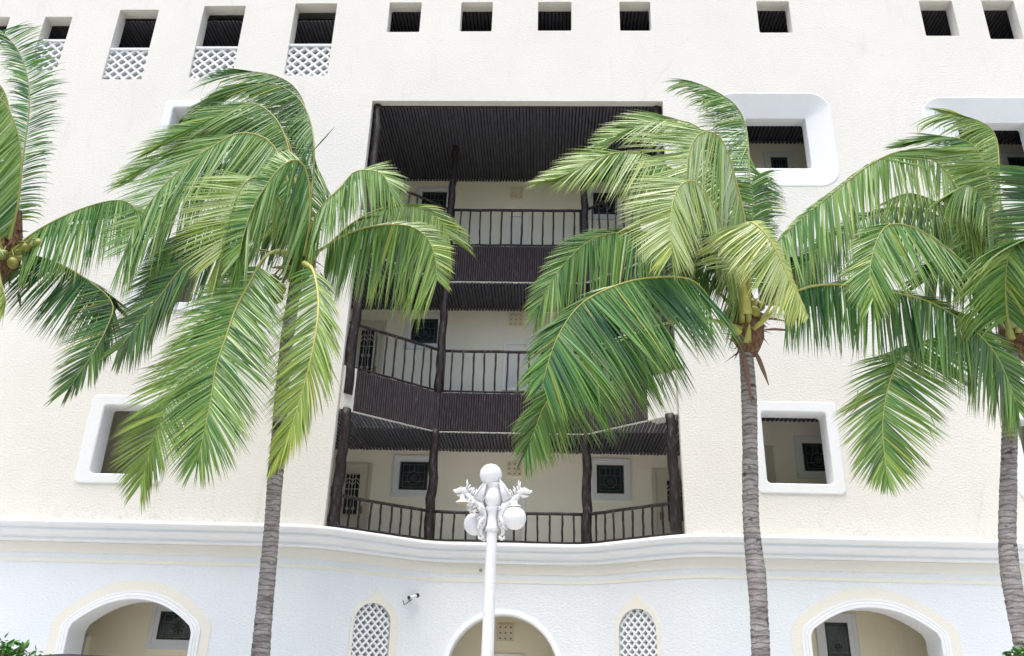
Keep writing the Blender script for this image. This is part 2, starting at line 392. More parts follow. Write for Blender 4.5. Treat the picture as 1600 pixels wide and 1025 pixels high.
for o,i,yi in spl:
    n=6; m=MB(); A=rr(*o,.5,n); A2=rr(o[0]+.03,o[1]+.03,o[2]-.03,o[3]-.03,.48,n); B=rr(*i,.05,n)
    m.loops([(x,YW+.02,z) for x,z in A],[(x,YW-.006,z) for x,z in A]); m.loops([(x,YW-.006,z) for x,z in A],[(x,YW-.012,z) for x,z in A2])
    m.loops([(x,YW-.012,z) for x,z in A2],[(x,yi,z) for x,z in B]); m.loops([(x,yi,z) for x,z in B],[(x,yi+.3,z) for x,z in B])
    part(m,'window_surround',M['trim'])
# ---- lattice parapets of the upper left openings
def lattice_bars(m,inside,x0,z0,x1,z1,cell,bw,y0,y1,fn=None,asp=1.0):
    fn=fn or (lambda x,y,z:Vector((x,y,z)))
    for sg in (1,-1):
        c0=z0-(x1-x0)*asp-cell; c1=z1+(x1-x0)*asp+cell; c=c0
        while c<c1:
            pts=[]; K=80
            run=None
            for k in range(K+1):
                x=x0+(x1-x0)*k/K; z=c+sg*asp*(x-(x0+x1)/2)
                ok=inside(x,z)
                if ok:
                    if run is None: run=[(x,z),(x,z)]
                    run[1]=(x,z)
                if (not ok or k==K) and run:
                    (xa,za),(xb,zb)=run; run=None
                    if xb-xa>.005:
                        d=Vector((xb-xa,zb-za)).normalized()*(bw/2); nx,nz=-d.y,d.x
                        q=[(xa+nx,za+nz),(xa-nx,za-nz),(xb-nx,zb-nz),(xb+nx,zb+nz)]
                        yy=y0+(.002 if sg>0 else 0)
                        vs=[fn(x_,yy,z_) for x_,z_ in q]+[fn(x_,y1,z_) for x_,z_ in q]
                        m.add(vs,[(0,1,2,3),(7,6,5,4),(0,4,5,1),(1,5,6,2),(2,6,7,3),(3,7,4,0)])
            c+=cell
for t in top_rows:
    if not t[4]: continue
    x0,z0,x1,z1,_=t; zr=z0+1.0; m=MB()
    lattice_bars(m,lambda x,z:z0-.01<z<zr,x0,z0,x1,zr,.262,.058,YW+.06,YW+.17,None,.92)
    m.box((x0-.01,YW+.03,zr-.02),(x1+.01,YW+.2,zr+.055),0,.01)
    part(m,'lattice_parapet',M['trim'])
# ---- swept line of the bay (with rounded corners), used by cornice, ground wall and bands
def bay_path(off,Rr=.55,x0=XL,x1=XR):
    P=[(x0,YW),(AX-.12,YW),(BX,YB-.02),(CX,YB-.02),(DX+.12,YW),(x1,YW)]
    out=[Vector((P[0][0],P[0][1]))]
    for i in range(1,5):
        p=Vector(P[i]); a=(Vector(P[i-1])-p).normalized(); b=(Vector(P[i+1])-p).normalized()
        for k in range(9):
            t=k/8; q=(p+a*Rr)*(1-t)**2+p*2*t*(1-t)+(p+b*Rr)*t*t; out.append(q)
    out.append(Vector(P[5]))
    res=[]
    for i,p in enumerate(out):
        t=(out[min(i+1,len(out)-1)]-out[max(i-1,0)]).normalized(); n=Vector((t.y,-t.x)); res.append((p,n))
    return [Vector((p.x+n.x*off,p.y+n.y*off)) for p,n in res]
def sweep(m,prof,mi=0):
    rows=[[Vector((p.x,p.y,z)) for p in bay_path(o)] for o,z in prof]
    for a,b in zip(rows,rows[1:]): m.loops(a,b,mi,False)
zc=ZF1
m=MB(); pr=[(-.4,zc),(.10,zc+.0),(.20,zc-.02)]
for k in range(7): a=R_(75-150*k/6); pr.append((.20+.07*math.cos(a),zc-.085+.065*math.sin(a)))
pr+=[(.20,zc-.165),(.185,zc-.175),(.19,zc-.185)]
for k in range(6): a=R_(60-140*k/5); pr.append((.165+.035*math.cos(a),zc-.225+.04*math.sin(a)))
pr+=[(.14,zc-.275),(.105,zc-.315),(.085,zc-.345),(.085,zc-.355)]
for k in range(6): a=R_(70-140*k/5); pr.append((.075+.03*math.cos(a),zc-.39+.032*math.sin(a)))
pr+=[(.06,zc-.43),(-.02,zc-.44)]
sweep(m,pr); part(m,'cornice',M['trim'],smooth=True)
zc2=zc-.44
m=MB(); sweep(m,[(0,zc2-.005),(.012,zc2-.005),(.012,zc2-.20),(0,zc2-.20)]); part(m,'painted_band',M['band'])
m=MB(); sweep(m,[(0,zc2-.31),(.008,zc2-.31),(.008,zc2-.38),(0,zc2-.38)]); part(m,'painted_band',M['band'])
# ---- ground floor wall: flat panels with holes, curved corner strips
def arch_pts(xc,zs,zt,hw,sh=.16,n=20,z0=0.12):
    """basket arch: opening polygon from bottom right, ccw"""
    P=[(xc+hw,z0),(xc+hw,zs)]
    for k in range(n+1):
        u=1-2*k/n
        P.append((xc+u*(hw-sh*.35),zs+.12+(zt-zs-.12)*(1-abs(u)**2.1)))
    P+=[(xc-hw,zs),(xc-hw,z0)]
    return P
aL=dict(xc=(at(108,985,YW).x+at(300,985,YW).x)/2,hw=(at(300,990,YW).x-at(108,990,YW).x)/2,zs=at(108,983,YW).z,zt=at(195,936,YW).z)
aR=dict(xc=(at(1268,1010,YW).x+at(1470,1003,YW).x)/2,hw=(at(1470,1003,YW).x-at(1268,1003,YW).x)/2,zs=at(1470,1000,YW).z,zt=at(1370,950,YW).z)
def off_arch(A,d,n=20): 
    P=arch_pts(A['xc'],A['zs']+d*.3,A['zt']+d,A['hw']+d,n=n); return P
cAx=at(787,958,YB).x; cAz=at(787,961,YB).z; cAr=(at(874,1012,YB).x-at(700,1012,YB).x)/2*1.0
def semi(xc,zt,r,z0=.12,n=28):
    zc_=zt-r; P=[(xc+r,z0)]
    for k in range(n+1): a=math.pi*k/n; P.append((xc+r*math.cos(a),zc_+r*math.sin(a)))
    P.append((xc-r,z0)); return P
gw=MB(); zt=zc2+.1; z0=0
path=bay_path(0)
# corner index blocks: [0], 1-9, 10-18, 19-27, 28-36, [37]
flat=[(0,1),(9,10),(18,19),(27,28),(36,37)]
def seg_fn(i,j,off=0):
    a=path[i]; b=path[j]; d=(b-a); Ls=d.length; d.normalize(); n=Vector((d.y,-d.x))
    return Ls,(lambda u,z,o=0:Vector((a.x+d.x*u+n.x*o,a.y+d.y*u+n.y*o,z))),a,d
def lat_shape(uc,zt_,hw,zb=1.05,n=14,ogee=False):
    P=[(uc+hw,zb)]
    for k in range(n+1):
        a=math.pi*k/n; x=math.cos(a); z=math.sin(a)
        z=z**.85
        P.append((uc+hw*x,zt_-hw*1.05+hw*1.05*z))
    if ogee:
        q=[]
        for (x,z) in P:
            q.append((x,z+max(0,1-abs(x-uc)/(hw*.35))**1.6*hw*.32))
        P=q
    P.append((uc-hw,zb)); return P
lat_info=[]
for si,(i,j) in enumerate(flat):
    Ls,fn,a,d=seg_fn(i,j); H=[]
    if si==0: H=[[(x-a.x,z) for x,z in off_arch(aL,0)]]
    if si==4: H=[[(x-a.x,z) for x,z in off_arch(aR,0)]]
    if si==2: H=[[(x-a.x,z) for x,z in semi(cAx,cAz,cAr)]]
    if si in (1,3):
        # intersect view ray with the panel plane
        def onp(px,py):
            dr=RW@Vector((px-800,512.5-py,-F)); nn=Vector((d.y,-d.x,0)); a3=Vector((a.x,a.y,0)); t=(a3-EYE).dot(nn)/dr.dot(nn); p=EYE+dr*t
            return ((Vector((p.x,p.y))-a).dot(d),p.z)
        if si==1: l=onp(551,990); r=onp(609,990); tp=onp(581,942); so_=(onp(546,990),onp(621,990),onp(583,918))
        else: l=onp(967,990); r=onp(1026,990); tp=onp(997,951); so_=(onp(961,990),onp(1032,990),onp(994,924))
        uc=(l[0]+r[0])/2; hw=(r[0]-l[0])/2; Hs=lat_shape(uc,tp[1],hw); H=[Hs]
        lat_info.append((fn,uc,hw,tp[1],(so_[0][0]+so_[1][0])/2,(so_[1][0]-so_[0][0])/2,so_[2][1]))
    gw.poly([(0,z0),(Ls,z0),(Ls,zt),(0,zt)],H,lambda u,z:fn(u,z))
    if si in (1,3): gw.loops([fn(u,z) for u,z in H[0]],[fn(u,z,-.3) for u,z in H[0]])
for i0,i1 in ((1,9),(10,18),(19,27),(28,36)):
    for k in range(i0,i1): gw.quad((*path[k],z0),(*path[k+1],z0),(*path[k+1],zt),(*path[k],zt))
part(gw,'ground_floor_wall',M['white'])
# arch trims
def arch_trim(A,kind,Y):
    fn=(lambda d:off_arch(A,d)) if kind=='b' else (lambda d:semi(A[0],A[1]+d,A[2]+d))
    m=MB(); def_=lambda d,y:[(x,y,z) for x,z in fn(d)]
    seq=[(.17,Y+.01),(.17,Y-.028),(.125,Y-.028),(.118,Y-.018),(.11,Y-.03),(.07,Y-.036),(.064,Y-.024),(.056,Y-.038),(.012,Y-.04),(0,Y-.03),(0,Y+.62 if kind=='b' else Y+.4)]
    if kind!='b': seq=[(.12,Y+.01),(.12,Y-.015),(.03,Y-.03),(0,Y-.02),(0,Y+.42)]
    for (d0,y0),(d1,y1) in zip(seq,seq[1:]): m.loops(def_(d0,y0),def_(d1,y1),0,False)
    part(m,'arch_moulding',M['trim'])
    if kind=='b':
        m=MB(); m.loops(def_(.36,Y+.01),def_(.36,Y-.008),0,False); m.loops(def_(.36,Y-.008),def_(.165,Y-.008),0,False); part(m,'painted_band',M['band'])
arch_trim(aL,'b',YW); arch_trim(aR,'b',YW); arch_trim((cAx,cAz,cAr),'c',YB-.02)
# moorish lattice windows
for fn,uc,hw,zt_,suc,shw,szt in lat_info:
    m=MB(); Hs=lat_shape(uc,zt_,hw); Os=lat_shape(suc,szt-shw*.32,shw,.85,14,True)
    m.loops([fn(u,z,0) for u,z in Os],[fn(u,z,.012) for u,z in Os],0); m.loops([fn(u,z,.012) for u,z in Os],[fn(u,z,.012) for u,z in Hs],0); m.loops([fn(u,z,.012) for u,z in Hs],[fn(u,z,-.02) for u,z in Hs],0)
    sur=part(m,'lattice_window_surround',M['band'])
    m=MB()
    def ins(u,z):
        if not(uc-hw<u<uc+hw) or z<1.05: return False
        zz=zt_-hw*1.05
        if z<zz: return True
        x=(u-uc)/hw; return (z-zz)/(hw*1.05)<max(0,1-x*x)**.425
    lattice_bars(m,ins,uc-hw,1.05,uc+hw,zt_,.168,.034,-.03,-.22,lambda x,y,z:fn(x,z,y),1.0)
    part(m,'lattice_screen',M['trim'],sur)
    m=MB(); m.quad(fn(uc-hw-.1,.9,-.6),fn(uc+hw+.1,.9,-.6),fn(uc+hw+.1,zt_+.2,-.6),fn(uc-hw-.1,zt_+.2,-.6)); part(m,'screen_back_wall',M['white'],sur)
# ---- inner walls
zcw1=at(1235,657,YC).z; zcw3=at(1215,223,YC).z; zcw2=(zcw1+zcw3)/2
iw=MB()
def wallx(x0,x1,y,z0,z1,mi=0): iw.quad((x0,y,z0),(x1,y,z0),(x1,y,z1),(x0,y,z1),mi)
wallx(SX0,SX1,YK,ZF1-.1,18.1,1)
wallx(SX0,SX1,YK,0,ZF1-.1,0)
for x0,x1 in ((XL,SX0),(SX1,XR)):
    wallx(x0,x1,YC,ZF1,18.1,1); wallx(x0,x1,YC+.1,0,ZF1,0)
for x in (SX0,SX1): iw.quad((x,YW+.22,0),(x,YK,0),(x,YK,18.1),(x,YW+.22,18.1),1)
part(iw,'inner_wall',[M['inner'],M['innerp']])
# floor of the arcade
fl=MB(); fl.quad((XL,YW,.125),(XR,YW,.125),(XR,YK,.125),(XL,YK,.125)); part(fl,'arcade_floor',M['pave'])
# ---- ceilings of dark poles
def ceil(x0,x1,front,yb,z,sp=.082,flat_=False):
    m=MB(); n=int((x1-x0)/sp); rows=[]
    f0=[];b0=[]
    K=5
    for i in range(n):
        xa=x0+(x1-x0)*i/n; jz=wob(.006); r=sp/2*rnd.uniform(.74,.86)
        for k in range(K):
            a=math.pi*k/(K-1); x=xa+sp/2-r*math.cos(a); zz=z+jz-r*math.sin(a)*.9
            f0.append((x,front(x),zz)); b0.append((x,yb,zz))
    for i in range(n):
        m.loops(f0[i*K:i*K+K],b0[i*K:i*K+K],0,False); m.add([f0[i*K+k] for k in range(K)],[tuple(range(K))])
    m.quad((x0,front((x0+x1)/2),z+.05),(x1,front((x0+x1)/2),z+.05),(x1,yb,z+.05),(x0,yb,z+.05),1)
    return part(m,'pole_ceiling',[M['ceil'],M['gap_shade']])
def yfront(x):
    if x<AX or x>DX: return YW+.22
    if x<BX: return YW+.22+(YB-YW-.22)*(x-AX)/(BX-AX)
    if x>CX: return YW+.22+(YB-YW-.22)*(DX-x)/(DX-CX)
    return YB
ceil(SX0,SX1,yfront,YK,ZF2b); ceil(SX0,SX1,yfront,YK,ZF3b); ceil(SX0,SX1,lambda x:YW+.2,YK,ZC3)
for x0,x1 in ((XL,SX0),(SX1,XR)):
    for z in (zcw1,zcw2,zcw3): ceil(x0,x1,lambda x:YW+.3,YC,z,.1)
    m=MB(); m.quad((x0,YW,zc-.25),(x1,YW,zc-.25),(x1,YC+.1,zc-.25),(x0,YC+.1,zc-.25)); part(m,'arcade_ceiling',M['inner'])
ceil(XL,-5.45,lambda x:YW+.3,YK,17.62,.1); ceil(-5.45,XR,lambda x:YW+.3,YK,18.05,.1)
m=MB(); m.quad((SX0,YB-.1,zc-.25),(SX1,YB-.1,zc-.25),(SX1,YK,zc-.25),(SX0,YK,zc-.25)); part(m,'arcade_ceiling',M['inner'])
# first balcony floor (covers the ground floor)
m=MB(); m.add([(AX,YW+.05,ZF1+.01),(BX,YB-.1,ZF1+.01),(CX,YB-.1,ZF1+.01),(DX,YW+.05,ZF1+.01),(SX1,YW+.22,ZF1+.01),(SX1,YK,ZF1+.01),(SX0,YK,ZF1+.01),(SX0,YW+.22,ZF1+.01)],[(0,1,2,3,4,5,6,7)]); part(m,'balcony_floor',M['pave'])
# ---- balcony fascias of vertical poles, with plastered ends
PL=[Vector((AX,YW+.12)),Vector((BX,YB)),Vector((CX,YB)),Vector((DX,YW+.12))]
def balcony(zb,zt):
    m=MB(); sp=.056
    for si,(a,b,c0,c1) in enumerate(((PL[0],PL[1],.13,1),(PL[1],PL[2],0,1),(PL[2],PL[3],0,.70))):
        d=b-a; n=int(d.length*(c1-c0)/sp); nn=Vector((d.y,-d.x)).normalized()
        top=[];bot=[]
        for i in range(n):
            j=wob(.006); tz=wob(.012); bz=wob(.008)
            for k in range(5):
                q=math.pi*k/4; u=c0+(c1-c0)*(i+.5-.5*math.cos(q)*.82)/n; p=a+d*u+nn*(.036*math.sin(q)+.02+j)
                top.append((p.x,p.y,zt+tz)); bot.append((p.x,p.y,zb+bz))
        for i in range(n): m.loops(bot[i*5:i*5+5],top[i*5:i*5+5],0,False)
        pa=a+d*c0+nn*.006; pb=a+d*c1+nn*.006; m.quad((*pa,zb),(*pb,zb),(*pb,zt),(*pa,zt),1)
        p0=a+d*c0; p1=a+d*c1; m.quad((*p0,zt-.01),(*p1,zt-.01),(*(p1-nn*.15),zt-.01),(*(p0-nn*.15),zt-.01))
    o=part(m,'balcony_fascia',[M['fascia'],M['gap_shade']])
    m=MB()
    for a,b,c0,c1 in ((PL[0],PL[1],0,.125),(PL[2],PL[3],.705,1)):
        d=b-a; nn=Vector((d.y,-d.x)).normalized(); p=a+d*c0; q=a+d*c1; e=nn*.05
        P=[p+e,q+e,q-nn*.3,p-nn*.3]
        m.add([(*v,zb-.03) for v in P]+[(*v,zt+.02) for v in P],[(3,2,1,0),(4,5,6,7),(0,1,5,4),(1,2,6,5),(2,3,7,6),(3,0,4,7)])
    # thin pale slab edge below the poles
    for a,b in zip(PL,PL[1:]):
        d=b-a; nn=Vector((d.y,-d.x)).normalized(); e=nn*.022
        P=[a+e,b+e,b-nn*.05,a-nn*.05]
        m.add([(*v,zb-.022) for v in P]+[(*v,zb-.004) for v in P],[(3,2,1,0),(4,5,6,7),(0,1,5,4),(1,2,6,5),(2,3,7,6),(3,0,4,7)])
    part(m,'plaster_edge',M['cream'],o)
balcony(ZF2b,ZF2); balcony(ZF3b,ZF3)
m=MB()
for x0,x1 in ((SX0,AX),(DX,SX1)):
    for za,zb_ in ((ZF2b,ZF2),(ZF3b,ZF3)):
        m=MB(); m.box((x0,YW+.22,za+.02),(x1,YK,zb_)); part(m,'side_slab',M['innerp'])
# ---- log posts
def post(x,y,z0,z1,r):
    m=MB(); n=16; pts=[];rad=[]; ox=oy=0
    for i in range(n+1):
        ox=ox*.7+wob(.022); oy=oy*.7+wob(.022); pts.append((x+ox,y+oy,z0+(z1-z0)*i/n)); rad.append(r*(1.08-.16*i/n)*rnd.uniform(.95,1.06))
    m.tube(pts,rad,10,0,True,None,1,.035); return part(m,'log_post',M['log'],smooth=True)
for z0,z1,r in ((ZF1,ZF2b,.105),(ZF2,ZF3b,.095),(ZF3,ZC3,.09)):
    post(AX+.14,YW+.2,z0 if z0==ZF1 else z0-.6,z1,r*1.1); post(DX-.14,YW+.2,z0 if z0==ZF1 else z0,z1,r*1.05)
    post(BX,YB+.02,z0,z1+.03,r); post(CX,YB+.02,z0,z1+.03,r)
# ---- railings: one per span, each baluster its own mesh
bm_=MB()
def bal_mesh(h):
    m=MB(); pts=[];ra=[]
    for i in range(7): pts.append((wob(.006),wob(.006),h*i/6)); ra.append(.023*rnd.uniform(.85,1.15))
    m.tube(pts,ra,6); return m
def railing(z,h):
    bs=[]
    for a,b in zip(PL,PL[1:]):
        m=MB(); d=b-a; Ld=d.length
        for k in (.03,.97): p=a+d*k; m.tube([(p.x,p.y,z+.02),(p.x,p.y,z+h+.01)],.02,6)
        for zz,r in ((z+.05,.024),(z+h,.036)):
            pts=[];K=10
            for k in range(K+1):
                p=a+d*(.02+.96*k/K); pts.append((p.x,p.y,zz+wob(.008)))
            m.tube(pts,r,7,0,True,None,1,.06)
        r_=part(m,'railing',M['log'],smooth=True)
        n=max(2,round(Ld/.262))
        if not bs:
            for q in range(3):
                o=bal_mesh(h-.05).build('baluster',M['log'],r_,None,True); bs.append(o); o['_u']=0
        for i in range(1,n):
            p=a+d*(i/n)
            if i<=3 and a==PL[0]: o=bs[i-1]
            else:
                o=rnd.choice(bs).copy(); C.objects.link(o)
            o.parent=r_; o.location=Vector((p.x+wob(.012),p.y,z+.05))-HO; o.rotation_euler=(wob(.015),wob(.03),wob(3))
railing(ZF1+.0,.66); railing(ZF2,1.06); railing(ZF3,1.06)
for o in C.objects:
    if '_u' in o: del o['_u']
# ---- windows, doors, vents, louvres on the inner walls
def window(X0,Z0,X1,Z1,Y,fr=.17,parent=hotel,glow=False,step=.08):
    """white plaster frame with an inner step and a leaded dark pane"""
    m=MB(); r0=[(X1,Z0),(X1,Z1),(X0,Z1),(X0,Z0)]
    ins=lambda d:[(X1-d,Z0+d),(X1-d,Z1-d),(X0+d,Z1-d),(X0+d,Z0+d)]
    L3=lambda d,y:[(x,y,z) for x,z in ins(d)]
    seq=[(0,Y),(0,Y-.035),(.012,Y-.045),(fr*.5,Y-.045),(fr*.52,Y-.03),(fr,Y-.03),(fr,Y+.03)]
    for (d0,y0),(d1,y1) in zip(seq,seq[1:]): m.loops(L3(d0,y0),L3(d1,y1))
    w_=part(m,'window',M['trim'])
    x0,z0,x1,z1=X0+fr,Z0+fr,X1-fr,Z1-fr; m=MB(); y=Y-.012
    m.quad((x0,y,z0),(x1,y,z0),(x1,y,z1),(x0,y,z1),0)
    wd,ht=x1-x0,z1-z0; t=.008
    def bar(a,b,mi=1,t=.008): 
        m.tube([(x0+a[0]*wd,y-.004,z0+a[1]*ht),(x0+b[0]*wd,y-.004,z0+b[1]*ht)],t,4,mi)
    for a,b in (((.0,.02),(1,.02)),((0,.98),(1,.98)),((.02,0),(.02,1)),((.98,0),(.98,1))): bar(a,b,1,.02)
    for a,b in (((.12,.1),(.12,.9)),((.88,.1),(.88,.9)),((.12,.1),(.88,.1)),((.12,.9),(.88,.9)),((.12,.62),(.4,.62)),((.6,.62),(.88,.62)),((.34,.62),(.34,.9)),((.66,.62),(.66,.9)),((.12,.3),(.38,.3)),((.62,.3),(.88,.3)),((.5,.62),(.5,.9))): bar(a,b,2,.005)
    for k in range(8):
        q=math.pi*k/4+.2; bar((.5,.42),(.5+.14*math.cos(q),.42+.14*math.sin(q)*wd/ht),1,.02)
    for k in range(12):
        q=math.pi*k/6; q2=math.pi*(k+1)/6; bar((.5+.24*math.cos(q),.42+.24*math.sin(q)*wd/ht),(.5+.24*math.cos(q2),.42+.24*math.sin(q2)*wd/ht),2,.005)
    part(m,'pane',[M['pane'],M['lead'],M['lead_pale']],w_)
    return w_
def door(X0,Z0,X1,Z1,Y,gx0,gx1,gz0,gz1,handle=1):
    m=MB(); fr=.1
    m.box((X0,Y-.05,Z0),(X0+fr,Y,Z1),0,.01); m.box((X1-fr,Y-.05,Z0),(X1,Y,Z1),0,.01); m.box((X0+fr,Y-.05,Z1-fr),(X1-fr,Y,Z1),0,.01)
    a,b=X0+fr+.002,X1-fr-.002
    y=Y-.02
    # leaf with glazed opening
    m.poly([(a,Z0),(b,Z0),(b,Z1-fr),(a,Z1-fr)],[[(gx0,gz0),(gx1,gz0),(gx1,gz1),(gx0,gz1)]],lambda x,z:Vector((x,y,z)))
    m.box((gx0-.03,y-.02,gz0-.03),(gx1+.03,y-.004,gz0)); 
    m.box((a+.1,y-.012,Z0+.08),(b-.1,y-.002,gz0-.12))
    d_=part(m,'door',M['door'])
    m=MB(); m.quad((gx0,y+.012,gz0),(gx1,y+.012,gz0),(gx1,y+.012,gz1),(gx0,y+.012,gz1)); part(m,'pane',M['pane'],d_)
    m=MB(); wd,ht=gx1-gx0,gz1-gz0
    P=lambda u,v:(gx0+u*wd,y-.012,gz0+v*ht)
    for u in (.28,.5,.72): m.tube([P(u,0),P(u,1)],.009,5)
    for u in (.28,.72):
        for v,r in ((.42,.11),(.16,.09)):
            m.tube([P(u+r*math.cos(k*math.pi/6)*1.0,v+r*math.sin(k*math.pi/6)*wd/ht) for k in range(13)],.009,5)
    for s_ in (0,1):
        for k in range(2):
            pts=[]
            for q in range(9):
                u=q/8; pts.append(P((u*.5 if s_==0 else 1-u*.5),.72+.09*k+.07*math.sin(math.pi*u)))
            m.tube(pts,.01,5)
    for v in (.02,.98,.62): m.tube([P(0,v),P(1,v)],.009,5)
    part(m,'grille',M['grille'],d_)
    m=MB(); hx=(b-.08) if handle>0 else a+.08; hz=Z0+(Z1-Z0)*.46
    m.box((hx-.02,y-.02,hz-.09),(hx+.02,y,hz+.09),0,.006); m.tube([(hx,y-.02,hz),(hx,y-.06,hz),(hx-.09*handle,y-.065,hz)],.011,6); part(m,'handle',M['brass'],d_)
def vent(xc,zc_,Y,s=.32,mi=None):
    m=MB(); n=7; y=Y-.05; x0=xc-s/2; z0=zc_-s/2; E_=[0]
    for q in range(3): E_+=[s*(q+.5)/3-.017,s*(q+.5)/3+.017]
    E_.append(s)
    for i in range(n):
        for j in range(n):
            a,b,p,q=x0+E_[i],x0+E_[i+1],z0+E_[j],z0+E_[j+1]
            if i%2 and j%2:
                m.loops([(a,y,p),(b,y,p),(b,y,q),(a,y,q)],[(a,y+.045,p),(b,y+.045,p),(b,y+.045,q),(a,y+.045,q)])
                m.quad((a,y+.045,p),(b,y+.045,p),(b,y+.045,q),(a,y+.045,q),1)
            else: m.quad((a,y,p),(b,y,p),(b,y,q),(a,y,q))
    e=s/2; A=[(xc-e,y,zc_-e),(xc+e,y,zc_-e),(xc+e,y,zc_+e),(xc-e,y,zc_+e)]; m.loops(A,[(x,Y+.01,z) for x,_,z in A])
    part(m,'vent_block',[M['vent'],M['hole']])
def louvre(X0,Z0,X1,Z1,Y):
    m=MB(); f_=.07
    m.box((X0,Y-.06,Z0),(X0+f_,Y,Z1),0,.008); m.box((X1-f_,Y-.06,Z0),(X1,Y,Z1),0,.008); m.box((X0+f_,Y-.06,Z1-f_),(X1-f_,Y,Z1),0,.008); m.box((X0+f_,Y-.06,Z0),(X1-f_,Y,Z0+f_),0,.008)
    n=int((Z1-Z0-2*f_)/.045)
    for i in range(n):
        z=Z0+f_+i*.045; m.add([(X0+f_,Y-.02,z),(X1-f_,Y-.02,z),(X1-f_,Y-.045,z+.04),(X0+f_,Y-.045,z+.04)],[(0,1,2,3)])
    m.quad((X0+f_,Y-.008,Z0+f_),(X1-f_,Y-.008,Z0+f_),(X1-f_,Y-.008,Z1-f_),(X0+f_,Y-.008,Z1-f_))
    part(m,'louvred_shutter',M['louvre'])
for zf,gz in ((ZF1,at(650,745,YK).z),(ZF2,at(668,519,YK).z),(ZF3,at(668,519,YK).z+3.93)):
    window(-3.70,gz-.50,-2.66,gz+.54,YK); window(1.12,gz-.49,2.12,gz+.55,YK)
    zt_=gz+.19
    door(-5.08,zf,-4.20,zt_+.12,YK,-4.98+.14,-4.50,zf+(zt_-zf)*.42,zt_-.14)
    door(2.62,zf,3.55,zt_+.12,YK,2.98,3.34,zf+(zt_-zf)*.42,zt_-.14,-1)
for px,py,s in ((804,733,.36),(806,500,.36),(807,302,.36),(790,989,.36)):
    p=at(px,py,YK); vent(p.x,p.z,YK,s)
q=rect(785,765,820,846,YK); louvre(q[0],q[1]-.1,q[2],q[3],YK)
q=rect(787,535,834,612,YK); louvre(q[0],q[1],q[2]-.12,q[3],YK)
q=rect(792,336,824,386,YK); louvre(q[0],q[1]-.25,q[2],q[3],YK)
q=rect(770,1021,818,1100,YK); louvre(q[0],.2,q[2],q[3],YK)
# wing corridor
q=rect(1239,681,1300,749,YC); window(q[0],q[1],q[0]+1.0,q[3],YC,.17)
q=rect(1190,697,1213,760,YC); m=MB(); m.box((q[2]-.9,YC-.05,ZF1),(q[2],YC,q[3]),0,.012); part(m,'door',M['door'])
q=rect(1192,238,1246,300,YC); window(q[0],q[3]-1.0,q[2],q[3],YC,.17)
q=rect(1560,238,1600,300,YC); window(q[0],q[3]-1.0,q[0]+1.0,q[3],YC,.17)
# arcade behind the arches
YA=YC+.1
q=rect(241,944,310,1016,YA); window(q[0],q[1],q[2]+.1,q[3]+.05,YA,.19)
q=rect(1271,957,1346,1040,YA); window(q[0],q[1]-.2,q[2],q[3],YA,.19)
def pilaster(x0,x1,z1,Y,mt):
    m=MB(); m.box((x0,Y-.12,.12),(x1,Y,z1),0,.05); part(m,'pilaster',mt)
q=rect(85,990,138,1025,YA); pilaster(q[0],q[2],q[3],YA,M['innerp'])
q=rect(1457,1010,1490,1025,YA); pilaster(q[0],q[2],q[3],YA,M['trim'])
# small bracket lamp stump on the white wall and bolt under the cornice
p=at(751,891,YB-.03); m=MB(); m.tube([(p.x,YB,p.z),(p.x,YB-.06,p.z)],.03,8); m.tube([(p.x,YB-.06,p.z),(p.x,YB-.075,p.z)],.018,8,1); part(m,'wall_spout',[M['black'],M['camw']])
# wire camera stub
Ls,fn,a,d=seg_fn(9,10)
def ray_panel(px,py):
    dr=RW@Vector((px-800,512.5-py,-F)); nn=Vector((d.y,-d.x,0)); t=(Vector((a.x,a.y,0))-EYE).dot(nn)/dr.dot(nn); return EYE+dr*t
p=ray_panel(640,935); cm=thing('security_camera',p,'small dark and white security camera on the white wall beside the left lattice window','camera')
nn=Vector((d.y,-d.x,0)); dd=Vector((d.x,d.y,0)); up=Vector((0,0,1))
m=MB(); m.tube([p-nn*.02,p+nn*.03],.055,10,0); m.tube([p+nn*.03,p+nn*.10+up*.01],.022,6,0); m.build('bracket',M['camw'],cm,p)
m=MB(); c0=p+nn*.12+up*.02; m.tube([c0+dd*.08+up*.03,c0-dd*.08-up*.015],.034,10,0); m.build('camera_body',M['trim'],cm,p)
m=MB(); m.tube([c0-dd*.08-up*.015,c0-dd*.11-up*.022],.036,10,0); m.tube([c0+dd*.08+up*.03,c0+dd*.13+up*.05],.045,8,0); m.build('camera_hood',M['black'],cm,p)
m=MB(); m.tube([p+nn*.02+dd*.05,p+nn*.04-dd*.08-up*.10,p+nn*.02-dd*.13-up*.14,p-dd*.16-up*.05],.008,5,0); m.build('cable',M['black'],cm,p)
